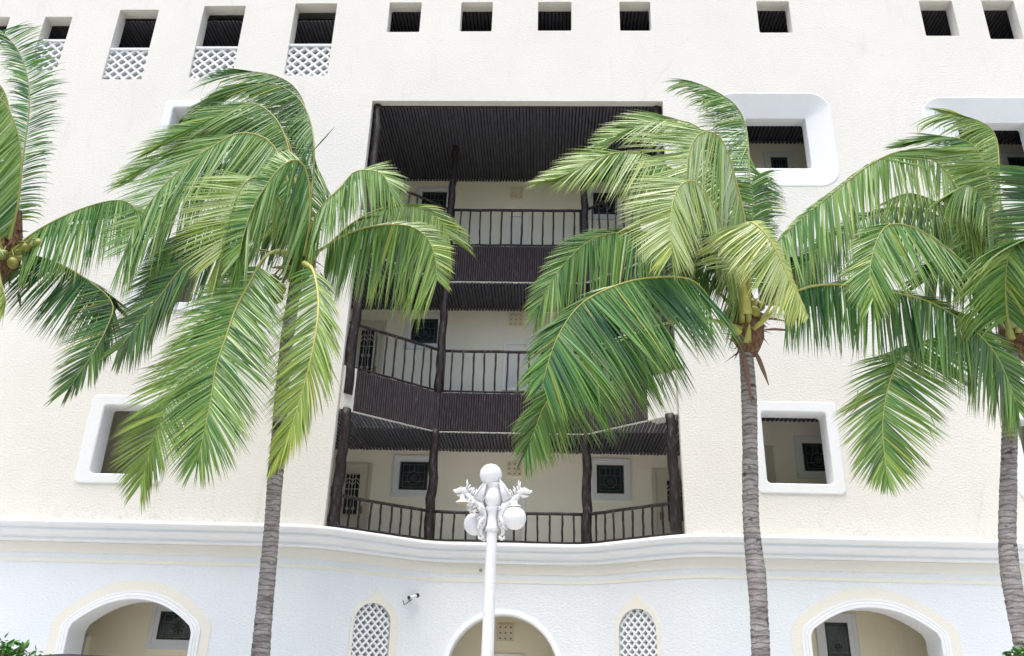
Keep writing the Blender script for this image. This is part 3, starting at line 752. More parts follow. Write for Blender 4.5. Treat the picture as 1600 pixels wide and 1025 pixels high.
# ------------------------------------------------------------------ palms
def crom(P,n):
    P=[2*P[0]-P[1]]+P+[2*P[-1]-P[-2]]; out=[]
    for i in range(1,len(P)-2):
        a,b,c,d=P[i-1:i+3]
        for k in range(6):
            t=k/6; out.append(.5*((2*b)+(c-a)*t+(2*a-5*b+4*c-d)*t*t+(3*b-a-3*c+d)*t**3))
    out.append(P[-2]); 
    ds=[0]
    for a,b in zip(out,out[1:]): ds.append(ds[-1]+(b-a).length)
    res=[]; j=0
    for k in range(n+1):
        s=ds[-1]*k/n
        while j<len(ds)-2 and ds[j+1]<s: j+=1
        f=(s-ds[j])/max(1e-9,ds[j+1]-ds[j]); res.append(out[j].lerp(out[j+1],min(1,max(0,f))))
    return res,ds[-1]
def interp(tab,t):
    if t<=tab[0][0]: return tab[0][1:]
    for a,b in zip(tab,tab[1:]):
        if t<=b[0]:
            f=(t-a[0])/(b[0]-a[0]); r=[x+(y-x)*f for x,y in zip(a[1:],b[1:])]
            r[0]=a[1]+((b[1]-a[1]+180)%360-180)*f; return r
    return tab[-1][1:]
G_=Vector((0,0,-1))
def frond(tree,Y,pts,dY,A,B,tone=.45,yel=(0,.15),t0=.12,n=80,wd=1.0,rib=.5,droop=.2,broken=.04,ribw=1.0,jit=.035):
    """pts: midrib; dY: depth offsets from the trunk along it; A,B: leaflet tables (t, angle, length px, depth part) for the two sides;
    yel: yellowness at base and tip of the frond"""
    org=tree.location
    k=len(pts); P=[]
    for i,(px,py) in enumerate(pts):
        u=i/(k-1)*(len(dY)-1); j=min(int(u),len(dY)-2); o=dY[j]+(dY[j+1]-dY[j])*(u-j); P.append(at(px,py,Y+o))
    q,Lr=crom(P,60)
    m=MB()
    n=int(n*1.8)
    for side in (A,B):
        ph_=rnd.uniform(0,6)
        for i in range(n):
            t=t0+(1-t0)*(i+rnd.random()*.6)/n
            x=t*60; j=min(int(x),59); b=q[j].lerp(q[j+1],x-j); T=(q[min(j+2,60)]-q[max(j-1,0)]).normalized()
            an,ln,dz=interp(side,t)
            an=R_(an)+rnd.gauss(0,jit)+.06*math.sin(t*31+ph_)+.04*math.sin(t*67+2*ph_); dz=dz+rnd.gauss(0,.05)
            d=Vector((math.cos(an),dz,math.sin(an))).normalized()
            d=(d+Vector((rnd.gauss(0,.03),0,rnd.gauss(0,.03)))).normalized()
            Ln=ln*depth(b)/F*1.2*rnd.uniform(.86,1.06)*math.sqrt(1+dz*dz)*.98
            if rnd.random()<.03: Ln*=.6
            wv=(T-d*T.dot(d))
            if wv.length<.2: wv=wv+Vector((0,.4,.2))
            wv=wv.normalized(); nv=d.cross(wv); tw=rnd.gauss(0,.3); 
            w0=.0150*wd*rnd.uniform(.8,1.15)
            col=min(1,max(0,(tone-.45)*1.25+.47+.09*math.sin(t*23+ph_)+rnd.gauss(0,.19)))  # random leaf tone; its wide spread also paints shade inside the crown
            yb=(yel[0]+(yel[1]-yel[0])*t)*.8+rnd.gauss(0,.04)
            if rnd.random()<.025: yb+=.5
            br=.5+.3*rnd.random() if rnd.random()<broken else 9
            tb_=.9 if rnd.random()<.45 else .15
            S_=6; p=b.copy(); dd=d.copy(); vs=[];tt=[];fs=[]
            g=droop*rnd.uniform(.6,1.4)
            for s in range(S_+1):
                u=s/S_
                ww=w0*(.55+.45*min(1,u*5))*(1-max(0,(u-.35)/.65)**1.4)
                wv2=(wv*math.cos(tw)+nv*math.sin(tw)); n2=d.cross(wv2)
                f=n2*(ww*.35)
                vs+=[p-wv2*ww+f,p,p+wv2*ww+f]
                yy=min(1,max(0,yb+(.12*(u-.3) if u>.3 else 0)+(.25*yel[1]*u)))
                tipb=max(0,(u-.8)/.2)*tb_
                tt+=[(col,yy,tipb)]*3
                step=Ln/S_
                if u>=br: dd=(dd*.35+G_*.9).normalized(); br=9
                dd=(dd+G_*(g*(u+.1)**1.3*.35)).normalized()
                p=p+dd*step
            for s in range(S_):
                a=s*3; fs+=[(a,a+1,a+4,a+3),(a+1,a+2,a+5,a+4)]
            m.add(vs,fs,0,tt)
    fr_=m.build('frond',M['leaf'],tree,org)
    m=MB(); ra=[(.024*(1-i/60)**1.2+.005)*ribw*(1+1.2*max(0,1-i/7)) for i in range(61)]
    m.tube(q[::2],ra[::2],6,0,True,lambda u:(.5,min(1,rib*(1.0+.0*u)),0),.8)
    m.build('midrib',M['rib'],fr_,org,True)
    return fr_
def trunk(tree,Y,pts,r0,r1,seed=0):
    P=[at(px,py,Y) for px,py in pts]
    d=(P[-1]-P[-2]); base=P[-1]+d*(P[-1].z/max(.2,-d.z)) if P[-1].z>0 else P[-1]
    if abs(base.x-P[-1].x)>1.2: base.x=P[-1].x+math.copysign(1.2,base.x-P[-1].x)
    base.z=-.1; P.append(base)
    n=620; q,Lr=crom(P,n); m=MB(); ra=[]
    off=0; nxt=0; s0=0
    for i in range(n+1):
        t=i/n; s=t*Lr
        r=(r0+(r1-r0)*t**.9)*(1+.035*math.sin(s*2.3+len(pts)*r0*40)+.025*math.sin(s*5.1+r0*90))
        if s>=nxt: nxt=s+rnd.uniform(.05,.10); s0=s; off=rnd.uniform(-.035,.035)
        saw=min(1,(s-s0)/.08)
        r*=1+.07*(.5-saw)+off*.6
        if t>.93: r*=1+(t-.93)*5
        ra.append(r)
    m.tube(q,ra,18,0,True,None,1,.02)
    m.build('trunk',M['trunk'],tree,tree.location,True); return q
def crown_base(tree,Y,c,r=.2,cocos=(),bracts=(),stubs=()):
    org=tree.location; c3=at(*c,Y); m=MB()
    # fibrous sheath: rough tapered stack of overlapping leaf bases
    pts=[c3+Vector((wob(.02),wob(.02),z)) for z in (-.42,-.3,-.15,0,.18,.4,.65,.95)]
    m.tube(pts,[.12,.17,.23,.25,.22,.17,.12,.06],14,0,True,None,1,.14)
    for k in range(60):
        a=rnd.uniform(0,6.28); z=rnd.uniform(-.35,.55); r_=.2*(1-abs(z)*.6)
        p=c3+Vector((math.cos(a)*r_,math.sin(a)*r_,z)); l=rnd.uniform(.12,.34)
        dv=Vector((math.cos(a)*.7,math.sin(a)*.7,rnd.uniform(-1,.5))).normalized()
        s=Vector((-math.sin(a),math.cos(a),0))*rnd.uniform(.01,.04)
        m.add([p-s,p+s,p+dv*l+Vector((0,0,-.03))],[(0,1,2)])
    m.build('fibre_sheath',M['fibre'],tree,org)
    for px,py,l,an,wdt in stubs:
        p=at(px,py,Y-.22); dv=Vector((math.cos(R_(an)),-.25,math.sin(R_(an)))).normalized()
        m=MB(); q=[p+dv*(l*i/6)+Vector((0,-.02*i,0)) for i in range(7)]
        m.tube(q,[wdt*1.15,wdt,wdt*.88,wdt*.74,wdt*.6,wdt*.42,wdt*.15],10,0,True,(.5,.55,0),.6); m.build('petiole',M['rib'],tree,org,True)
    for px,py,l,an,dy in bracts:
        p=at(px,py,Y+dy); m=MB(); d0=Vector((math.cos(R_(an)),-.1,math.sin(R_(an)))); pts=[];ra=[]
        for i in range(9):
            u=i/8; pts.append(p+d0*(l*u)+Vector((0,0,-.25*l*u*u))); ra.append(.008+.035*math.sin(math.pi*u**.8)*(1-.3*u))
        m.tube(pts,ra,7,0,True,None,.35,.08); m.build('dry_bract',M['bract'],tree,org,True)
    for px,py,dy,r in cocos:
        p=at(px,py,Y+dy); m=MB(); rot=Matrix.Rotation(wob(.5),3,'Y')@Matrix.Rotation(wob(.5),3,'X')
        vs0=len(m.v); m.sphere(p,r,0,16,12,(1,1,1.22),rot)
        for i in range(vs0,len(m.v)):
            v=Vector(m.v[i])-p; a=math.atan2(v.y,v.x); v*=1+.05*math.cos(3*a); m.v[i]=tuple(p+v)
        st=p+Vector((0,0,r*1.15)); m.tube([st,st.lerp(c3+Vector((0,0,.25)),.5)+Vector((0,0,.05)),c3+Vector((0,0,.22))],.014,6)
        m.build('coconut',M['coco'],tree,org,True)
def palm(Y,basepx,label):
    b=at(*basepx,Y); return thing('palm_tree',Vector((b.x,Y,0)),label,'palm tree','wind-blown coconut palms in front of the hotel')
LA,SH=None,None
# ---- palm at the left edge of the picture
Y1=12.3
t1=palm(Y1,(-110,1025),'coconut palm at the left edge, trunk out of view, fronds over plain wall')
trunk(t1,Y1,[(-2,425),(-22,500),(-50,620),(-80,800),(-110,1025)],.10,.13)
crown_base(t1,Y1,(6,405),cocos=((42,386,-.3,.075),(60,380,-.25,.07),(20,411,-.3,.085),(30,396,-.1,.075),(4,398,-.35,.08)),bracts=((28,455,.28,-60,-.1),(20,400,.5,-75,.1)),stubs=((0,395,.5,95,.05),(30,395,.4,35,.045)))
frond(t1,Y1,[(12,402),(45,370),(90,343),(140,322),(180,313),(203,318),(218,334)],[-.1,-.3,-.5],
      [(0,35,40,.3),(.3,25,75,.3),(.6,5,70,.3),(1,-60,50,.2)],[(0,-75,60,-.1),(.3,-88,110,-.1),(.6,-88,120,0),(.85,-85,95,0),(1,-80,50,0)],.5,(0,.05),.14,90)
frond(t1,Y1,[(14,402),(55,401),(90,412),(125,430),(155,450),(172,468),(182,482)],[-.1,-.2,-.1],
      [(0,-5,15,.3),(.4,-25,45,.3),(1,-40,55,.2)],[(0,-135,65,0),(.4,-122,95,0),(.75,-112,100,0),(1,-100,70,0)],.22,(0,.05),.2,85)
frond(t1,Y1,[(20,402),(90,412),(150,447),(176,475),(170,505),(150,545),(125,582),(107,608)],[-.1,-.2,-.5,-.6],
      [(.4,-60,20,.2),(.6,-70,50,.2),(.85,-85,50,.1),(1,-105,30,0)],[(.4,-170,20,0),(.55,-165,60,0),(.75,-155,75,0),(1,-135,40,0)],.22,(0,.1),.42,60)
frond(t1,Y1,[(12,395),(22,345),(30,290),(39,225),(46,165),(43,120),(28,78),(2,48)],[0,.3,.5],
      [(0,150,40,.2),(.3,155,50,.2),(.6,148,50,.2),(1,150,50,.1)],[(0,-5,45,-.2),(.3,12,55,-.2),(.6,25,58,-.1),(1,40,45,0)],.4,(0,.0),.12,85,1,.25,.6,.45)
frond(t1,Y1,[(10,390),(28,320),(33,250),(24,195),(2,155),(-30,140),(-70,150)],[-.1,-.6,-.9],
      [(0,170,40,.2),(.5,165,50,.2),(1,180,60,.1)],[(0,-115,70,-.1),(.25,-118,130,-.1),(.6,-112,140,-.1),(1,-110,80,-.1)],.62,(.02,.25),.1,95)
frond(t1,Y1,[(6,385),(14,300),(18,215),(10,150),(-15,120),(-50,115)],[.1,.4,.6],
      [(0,160,40,.2),(.5,150,60,.2),(1,170,60,.1)],[(0,-15,20,-.1),(.25,-50,35,-.1),(.6,-100,50,-.1),(1,-100,60,-.1)],.35,(.05,.25),.1,80)
frond(t1,Y1,[(5,395),(-25,350),(-45,360),(-55,420),(-55,490)],[-.2,-.8,-1.0],
      [(0,-60,60,0),(.4,-62,110,-.1),(1,-85,90,0)],[(0,180,60,.1),(.5,-160,90,.1),(1,-120,70,0)],.75,(.1,.35),.15,80)
frond(t1,Y1,[(4,395),(-10,372),(-8,390),(2,440),(10,470)],[-.3,-.9,-1.0],
      [(0,-50,20,0),(.4,-70,60,-.1),(1,-82,40,0)],[(0,-130,30,.1),(.5,-125,60,.1),(1,-110,40,0)],.75,(.15,.5),.1,60)
for dx,dyy,dd in ((-200,-40,.3),(-230,80,-.8),(-150,150,.5)):
    frond(t1,Y1,[(5,395),(dx*.4,395+dyy*.2-60),(dx*.8,395+dyy*.6-40),(dx*1.2,395+dyy+40)],[0,dd,dd*1.6],[(0,150,50,.2),(.5,170,80,.2),(1,-150,60,0)],[(0,-90,60,-.1),(.5,-95,120,-.1),(1,-110,80,0)],.4,(0,.1),.15,70)
# ---- left palm
Y2=12.3
t2=palm(Y2,(405,1025),'tall coconut palm just left of the balcony bay, coconuts bunched under its crown')
trunk(t2,Y2,[(466,418),(456,480),(447,540),(440,620),(434,700),(429,760),(424,830),(418,900),(411,975),(407,1025)],.096,.128)
crown_base(t2,Y2,(468,408),cocos=((428,438,-.25,.085),(438,452,-.3,.09),(424,456,-.2,.08),(434,466,-.15,.085),(420,446,-.05,.08)),bracts=((500,425,.45,-55,-.1),(455,430,.3,200,-.2)),stubs=((478,415,.3,30,.07),(455,418,.3,200,.06),(468,405,.5,100,.05)))
frond(t2,Y2,[(480,360),(470,300),(474,230),(478,175),(462,138),(430,118),(390,112),(365,118)],[.3,.9,1.1],
      [(0,165,55,.2),(.4,170,60,.2),(.7,165,70,.2),(1,172,60,.1)],[(0,-30,25,-.1),(.3,-45,45,-.1),(.55,-150,60,-.1),(1,-170,80,0)],.42,(0,.05),.1,90,1,.3,.5,.3)
frond(t2,Y2,[(472,390),(484,320),(491,250),(486,195),(470,158),(440,135),(405,130),(370,145),(340,168)],[.2,.7,.8],
      [(0,170,75,.2),(.3,175,110,.2),(.6,168,90,.2),(1,-170,60,.1)],[(0,-30,25,-.1),(.3,-50,70,-.1),(.5,-120,45,-.1),(.8,-165,85,0),(1,-160,70,0)],.40,(0,.05),.12,100,1,.3,.7,.35)
frond(t2,Y2,[(470,390),(462,290),(440,200),(400,162),(360,172),(318,192),(276,214),(245,232)],[.1,.3,.2],
      [(0,160,30,.2),(.3,168,60,.2),(.7,178,75,.2),(1,182,45,.1)],[(0,-120,50,-.1),(.4,-140,95,-.1),(.7,-135,85,-.1),(1,-150,50,0)],.52,(0,.12),.15,95)
frond(t2,Y2,[(470,392),(455,300),(425,225),(379,207),(344,222),(302,249),(257,289),(228,325),(206,362),(196,392)],[0,-.3,-.6],
      [(0,150,30,.2),(.3,178,75,.2),(.6,190,95,.2),(.85,195,70,.1),(1,-150,40,.1)],[(0,-110,60,-.1),(.3,-118,130,-.1),(.6,-100,150,-.1),(.85,-88,140,0),(1,-90,80,0)],.68,(0,.05),.15,105)
frond(t2,Y2,[(468,392),(465,300),(448,215),(410,190),(370,195),(330,225),(290,262)],[.2,.4,.3],
      [(0,150,40,.2),(.4,175,90,.2),(1,190,70,.1)],[(0,-100,50,-.1),(.5,-130,90,-.1),(1,-120,80,0)],.45,(0,.05),.12,80,1,.3,.5,.35)
frond(t2,Y2,[(466,400),(430,395),(385,388),(340,390),(291,413),(249,464),(212,512),(185,546)],[-.1,-.3,-.5],
      [(0,160,20,.2),(.4,188,45,.2),(.65,198,80,.2),(.9,205,60,.1),(1,-140,30,.1)],[(0,-100,40,-.1),(.4,-98,90,-.1),(.65,-90,95,-.1),(.9,-80,65,0),(1,-105,35,0)],.2,(0,.12),.2,90)
frond(t2,Y2,[(464,402),(444,330),(422,292),(402,277),(385,284),(371,306),(362,330),(356,362),(345,400)],[-.3,-.9,-1.1],
      [(0,140,30,.1),(.35,168,80,.1),(.6,176,95,.1),(.85,200,85,.1),(1,-130,50,0)],[(0,-95,50,-.1),(.4,-88,70,-.1),(.7,-85,105,-.1),(1,-95,80,0)],.8,(.05,.4),.25,85)
frond(t2,Y2,[(472,400),(484,340),(482,285),(473,256),(457,250),(437,263),(416,290),(395,325),(380,370),(374,400)],[-.4,-1.0,-1.3],
      [(0,60,20,.1),(.35,120,25,.1),(.6,165,32,.1),(.85,190,40,.1),(1,-120,40,0)],[(0,-100,70,.1),(.3,-102,135,.1),(.55,-100,135,0),(.8,-92,110,0),(1,-90,70,0)],.55,(0,.1),.1,105,1.1)
frond(t2,Y2,[(470,408),(493,340),(512,312),(531,296),(552,270),(575,266),(594,270),(606,285),(610,300)],[-.2,-.7,-.9],
      [(0,70,30,.2),(.4,62,45,.2),(.75,10,45,.1),(1,-60,40,.1)],[(0,-85,60,-.1),(.3,-92,115,-.1),(.6,-82,95,-.1),(1,-78,55,0)],.6,(0,.1),.08,85,1,.5,.3,.15)
frond(t2,Y2,[(474,404),(510,385),(546,352),(584,330),(625,321),(661,327),(690,348),(703,374)],[.1,.4,.5],
      [(0,60,20,.2),(.4,30,35,.2),(.75,-5,45,.1),(1,-30,45,.1)],[(0,-85,30,-.1),(.3,-92,70,-.1),(.6,-95,90,-.1),(1,-85,60,0)],.45,(.0,.3),.15,80,1,.4,.4,.1)
frond(t2,Y2,[(476,404),(505,388),(534,370),(572,356),(610,351),(645,355),(668,373),(680,403),(682,437)],[-.1,-.2,-.4],
      [(0,50,20,.2),(.4,20,35,.2),(.75,-5,35,.1),(1,-50,30,.1)],[(0,-90,40,-.05),(.25,-93,105,-.05),(.55,-95,135,0),(.8,-104,125,0),(1,-105,60,0)],.45,(0,.25),.15,110,1.05)
frond(t2,Y2,[(460,402),(425,392),(400,425),(365,470),(330,532),(290,584),(257,641),(236,700),(220,755)],[-.2,-.6,-.5],
      [(0,170,20,.2),(.3,178,75,.2),(.6,193,92,.2),(.85,212,72,.1),(1,-118,40,.1)],[(0,-60,30,-.1),(.4,-48,75,-.1),(.7,-50,90,-.1),(1,-80,45,0)],.42,(0,.3),.2,100)
frond(t2,Y2,[(462,402),(436,392),(412,403),(388,445),(368,483),(350,536),(338,570),(328,632),(316,690),(308,722)],[-.4,-1.2,-1.3],
      [(0,160,20,.2),(.3,185,92,.2),(.6,206,118,.2),(.85,222,85,.1),(1,-112,40,.1)],[(0,-45,40,-.1),(.3,-42,90,-.1),(.6,-38,115,-.1),(.85,-50,95,-.1),(1,-88,40,0)],.5,(.0,.12),.2,115,1,.75,.25)
frond(t2,Y2,[(476,412),(489,422),(497,460),(496,500),(487,555),(472,615),(450,680),(425,724)],[-.5,-1.3,-1.2],
      [(0,-170,20,.2),(.3,-150,80,.2),(.6,-148,80,.2),(.85,-130,50,.1),(1,-115,25,.1)],[(0,-30,20,-.1),(.25,-50,65,-.1),(.55,-62,85,-.1),(.85,-85,60,-.1),(1,-105,25,0)],.5,(.05,.45),.08,95,1,.95,.5,0,1.0)
m=MB(); a=at(489,236,Y2+.3); b=at(523,198,Y2+.3); m.tube([a,a.lerp(b,.5),b],[.012,.02,.004],5,0,True,(.45,.05,0),.4); m.build('spear_leaf',M['leaf'],t2,t2.location)
frond(t2,Y2,[(470,390),(452,280),(412,200),(370,184),(322,205),(272,235),(228,262),(206,284)],[.2,.5,.4],
      [(0,150,30,.2),(.4,168,70,.2),(.75,180,75,.2),(1,188,40,.1)],[(0,-110,50,-.1),(.4,-135,85,-.1),(.8,-130,80,-.1),(1,-150,40,0)],.6,(0,.15),.2,90,1,.3)
frond(t2,Y2,[(466,398),(442,320),(402,262),(352,256),(302,290),(264,330),(240,370)],[.4,.7,.7],
      [(0,150,20,.2),(.5,182,70,.2),(1,200,40,.1)],[(0,-95,40,-.1),(.4,-98,105,-.1),(.8,-92,95,0),(1,-105,50,0)],.35,(0,.1),.15,90,1,.3)
frond(t2,Y2,[(466,400),(430,360),(385,342),(335,348),(290,372),(255,408),(232,440)],[.3,.6,.6],
      [(0,150,20,.2),(.5,182,50,.2),(1,200,40,.1)],[(0,-95,40,-.1),(.4,-95,95,-.1),(.8,-92,80,0),(1,-105,50,0)],.3,(0,.1),.15,85,1,.3)
# ---- middle right palm
Y3=12.0
t3=palm(Y3,(1187,1025),'coconut palm just right of the balcony bay, huge frond drooping across the balconies')
trunk(t3,Y3,[(1164,535),(1168,580),(1171,640),(1172,720),(1173,800),(1176,845),(1182,900),(1186,960),(1189,1025)],.104,.135)
crown_base(t3,Y3,(1167,515),cocos=((1176,474,-.25,.075),(1179,486,-.25,.08),(1188,478,-.1,.075),(1172,489,-.15,.075)),bracts=((1190,516,.55,8,-.15),(1158,540,.75,-85,-.18),(1178,545,.5,-72,-.1),(1185,498,.45,5,.1)),stubs=((1168,535,.24,88,.055),(1152,522,.62,140,.04),(1170,505,1.3,91,.042),(1186,508,.5,58,.04),(1160,505,1.0,93,.04)))
frond(t3,Y3,[(1170,470),(1170,344),(1171,274),(1169,224),(1163,188),(1148,163),(1128,148),(1103,135),(1078,126)],[.2,.6,.7],
      [(0,175,50,.2),(.35,184,60,.2),(.6,172,85,.2),(.85,160,60,.1),(1,165,40,.1)],[(0,-30,30,-.1),(.3,18,55,-.1),(.5,-30,50,-.1),(.7,-170,60,0),(1,-165,45,0)],.42,(0,.08),.15,100,1,.35,.55,.4)
frond(t3,Y3,[(1168,480),(1172,400),(1176,330),(1175,280)],[.3,.3,.1],
      [(0,160,30,.2),(1,150,40,.2)],[(0,-10,40,-.1),(.5,25,45,-.1),(1,40,50,0)],.45,(0,.08),.15,45,1.1,.3,1.2,.7)
frond(t3,Y3,[(1166,490),(1150,330),(1120,235),(1085,195),(1044,187),(1015,191),(988,201),(966,216),(950,230)],[.2,.4,.3],
      [(0,150,40,.2),(.45,150,70,.2),(.75,160,70,.2),(1,180,35,.1)],[(0,-110,30,-.1),(.45,-140,75,-.1),(.75,-135,70,-.1),(1,-160,35,0)],.66,(0,.15),.3,100)
frond(t3,Y3,[(1164,492),(1130,370),(1090,290),(1041,259),(1018,245),(992,238),(962,239),(934,247),(905,262),(880,275),(856,283)],[.1,.1,-.2],
      [(0,150,40,.2),(.4,165,70,.2),(.7,172,75,.2),(1,185,35,.1)],[(0,-100,40,-.1),(.35,-108,80,-.1),(.6,-112,110,-.1),(.85,-130,65,-.1),(1,-165,35,0)],.62,(0,.25),.3,110,1,.6)
frond(t3,Y3,[(1160,500),(1110,440),(1060,385),(1008,368),(978,363),(943,367),(913,382),(883,411),(857,448),(838,488)],[0,.3,.2],
      [(0,130,30,.2),(.3,135,45,.2),(.6,175,50,.2),(.85,205,45,.2),(1,-130,30,.1)],[(0,-95,50,-.05),(.25,-95,120,0),(.6,-94,125,0),(.85,-92,75,0),(1,-100,40,0)],.45,(0,.1),.18,115)
frond(t3,Y3,[(1158,515),(1110,500),(1040,505),(965,535),(900,575),(853,630),(834,676),(818,708)],[-.2,-.5,-.4],
      [(0,170,20,.2),(.5,200,55,.2),(.8,212,65,.2),(1,-115,35,.1)],[(0,-75,60,-.1),(.4,-65,120,-.1),(.7,-58,115,-.1),(1,-85,40,0)],.33,(0,.12),.3,100,1,.8)
frond(t3,Y3,[(1156,520),(1126,495),(1100,455),(1070,434),(1008,435),(957,448),(910,473),(880,510),(861,552),(848,598)],[-.3,-1.0,-1.3],
      [(0,150,20,.2),(.4,190,40,.2),(.7,210,70,.2),(.9,218,65,.2),(1,-120,35,.1)],[(0,-55,50,-.1),(.25,-60,120,-.1),(.55,-58,165,-.1),(.8,-55,145,-.1),(1,-75,60,0)],.36,(0,.05),.2,125,1.1,.85,.3)
frond(t3,Y3,[(1166,480),(1162,410),(1140,365),(1112,368),(1088,405),(1078,455)],[.1,-.3,-.5],
      [(0,150,40,.2),(.5,190,60,.2),(1,-130,50,.1)],[(0,-105,90,0),(.5,-115,125,0),(1,-110,70,0)],.22,(0,.12),.1,90,1.1)
frond(t3,Y3,[(1164,470),(1150,380),(1135,330),(1110,330),(1085,370),(1070,420)],[.3,.2,.1],
      [(0,150,40,.2),(.5,190,70,.2),(1,-130,50,.1)],[(0,-90,60,0),(.5,-105,105,0),(1,-110,70,0)],.25,(0,.1),.1,80,1.1)
frond(t3,Y3,[(1168,480),(1170,400),(1162,335),(1150,284),(1139,244),(1126,216),(1112,206),(1096,207),(1083,221),(1075,247),(1073,282),(1070,315)],[-.2,-.8,-1.1],
      [(0,60,20,.1),(.3,100,40,.1),(.5,145,75,.1),(.75,172,100,.1),(1,-130,50,0)],[(0,-110,70,.1),(.3,-112,125,.1),(.6,-100,145,0),(.85,-95,85,0),(1,-90,50,0)],.82,(.02,.28),.12,120,1,.65)
frond(t3,Y3,[(1166,482),(1146,410),(1127,349),(1104,303),(1090,287),(1077,282),(1062,291),(1052,312),(1049,336),(1047,364),(1050,395)],[-.4,-1.1,-1.4],
      [(0,90,20,.1),(.35,145,50,.1),(.6,172,85,.1),(.85,205,75,.1),(1,-120,45,0)],[(0,-80,40,.1),(.35,-88,95,.1),(.65,-80,100,0),(.88,-68,80,0),(1,-85,45,0)],.85,(.05,.35),.2,110,1,.85)
frond(t3,Y3,[(1168,490),(1160,420),(1157,370),(1168,347),(1187,356),(1205,378),(1223,414),(1239,447),(1254,480),(1262,494)],[-.5,-1.2,-1.2],
      [(0,170,30,0),(.3,190,70,0),(.5,-145,85,-.1),(.7,-122,90,-.1),(.88,-108,60,-.1),(1,-115,12,0)],[(.2,60,10,.1),(.45,20,18,.1),(.7,-25,14,.1),(1,-60,8,.1)],.85,(.12,.55),.22,80,1,.95,.35,0,1.25,.05)
frond(t3,Y3,[(1176,515),(1197,497),(1230,464),(1272,447),(1330,446),(1396,457),(1448,470),(1492,493),(1529,522),(1556,553),(1575,594),(1590,638)],[-.2,-.5,-.6],
      [(0,40,20,.2),(.3,20,35,.2),(.6,-5,45,.2),(.85,-28,65,.1),(1,-60,35,.1)],[(0,-90,40,-.05),(.2,-95,95,0),(.5,-96,120,0),(.75,-100,120,0),(.92,-105,85,0),(1,-95,45,0)],.33,(0,.12),.14,150,1.1,.75)
# ---- right palm
Y4=12.0
t4=palm(Y4,(1605,1025),'coconut palm at the right edge, crown cut off, trunk bending at its foot')
trunk(t4,Y4,[(1584,548),(1580,620),(1577,700),(1575,780),(1574,840),(1578,890),(1588,950),(1603,1025)],.098,.135)
crown_base(t4,Y4,(1588,520),cocos=((1600,500,-.25,.08),(1606,488,-.2,.075)),bracts=((1590,540,.3,-80,-.1),),stubs=((1577,525,.8,92,.05),(1592,520,.6,90,.05)))
frond(t4,Y4,[(1584,500),(1572,400),(1562,300),(1561,254),(1558,220),(1548,200),(1528,188),(1500,180),(1472,176)],[.3,.6,.7],
      [(0,160,50,.2),(.45,170,70,.2),(.7,160,60,.2),(1,150,30,.1)],[(0,-30,20,-.1),(.4,-60,30,-.1),(.6,-150,70,-.1),(1,-165,60,0)],.5,(.1,.25),.25,90,1,.5,.6,.3)
frond(t4,Y4,[(1582,500),(1560,380),(1545,280),(1525,232),(1498,216),(1465,215),(1435,222),(1412,230)],[.3,.5,.5],
      [(0,160,50,.2),(.5,160,70,.2),(.8,165,55,.2),(1,180,30,.1)],[(0,-100,20,-.1),(.5,-160,70,-.1),(.8,-165,55,-.1),(1,-170,30,0)],.35,(.0,.1),.25,85)
frond(t4,Y4,[(1584,505),(1558,420),(1530,360),(1504,311),(1478,268),(1455,247),(1429,235),(1399,238),(1361,256),(1317,289),(1259,336),(1222,370),(1206,392)],[-.1,-.6,-.9],
      [(.1,30,50,.2),(.35,25,75,.1),(.5,8,95,.1),(.6,-2,70,.1),(.605,190,6,.2),(.85,-170,14,.2),(1,-120,25,.1)],[(0,-95,50,0),(.25,-95,70,0),(.5,-93,95,0),(.75,-93,110,0),(.92,-91,100,0),(1,-95,50,0)],.6,(.38,.0),.15,135,1.1,.5)
frond(t4,Y4,[(1584,508),(1562,430),(1539,383),(1507,350),(1481,327),(1449,309),(1418,302),(1390,312)],[.1,.1,0],
      [(0,60,20,.2),(.5,150,15,.2),(1,-150,40,.1)],[(0,-85,50,-.1),(.3,-86,85,-.1),(.7,-100,80,-.1),(1,-115,55,0)],.45,(0,.15),.15,85)
frond(t4,Y4,[(1583,512),(1555,462),(1522,429),(1493,400),(1463,377),(1434,358),(1406,350),(1385,353),(1371,374),(1362,404),(1359,434),(1364,466)],[-.3,-.9,-1.2],
      [(0,80,15,.1),(.4,120,18,.1),(.6,190,45,.1),(.85,215,60,.1),(1,-115,40,0)],[(0,-75,50,0),(.3,-70,90,0),(.6,-72,115,0),(.85,-70,75,0),(1,-85,45,0)],.58,(0,.1),.15,115,1.1,.6)
frond(t4,Y4,[(1582,530),(1530,522),(1470,530),(1430,545),(1412,558),(1398,576),(1385,616),(1379,667),(1383,719),(1387,750)],[.1,-.2,-.4],
      [(.3,185,20,.1),(.45,190,78,.1),(.65,212,85,.1),(.85,228,74,.1),(1,-105,25,0)],[(.1,-65,40,-.1),(.3,-40,98,-.1),(.5,-38,90,-.1),(.7,-40,90,-.1),(.88,-52,68,-.1),(1,-80,25,0)],.48,(0,.15),.16,110,1.05,.85)
frond(t4,Y4,[(1580,530),(1572,470),(1574,410),(1590,378),(1610,372)],[-.4,-1.0,-1.2],
      [(0,200,40,.1),(.5,218,110,.1),(1,200,90,.1)],[(0,-40,40,-.1),(.5,-60,80,-.1),(1,-75,90,0)],.45,(0,.15),.2,80,1.1,.4,.6)
frond(t4,Y4,[(1592,520),(1618,430),(1628,350),(1622,290),(1605,262)],[-.2,-.7,-.9],
      [(0,200,60,.1),(.5,187,85,.1),(1,165,60,.1)],[(0,-40,60,-.1),(.5,-20,90,-.1),(1,20,60,0)],.2,(0,.05),.2,60,1.3)
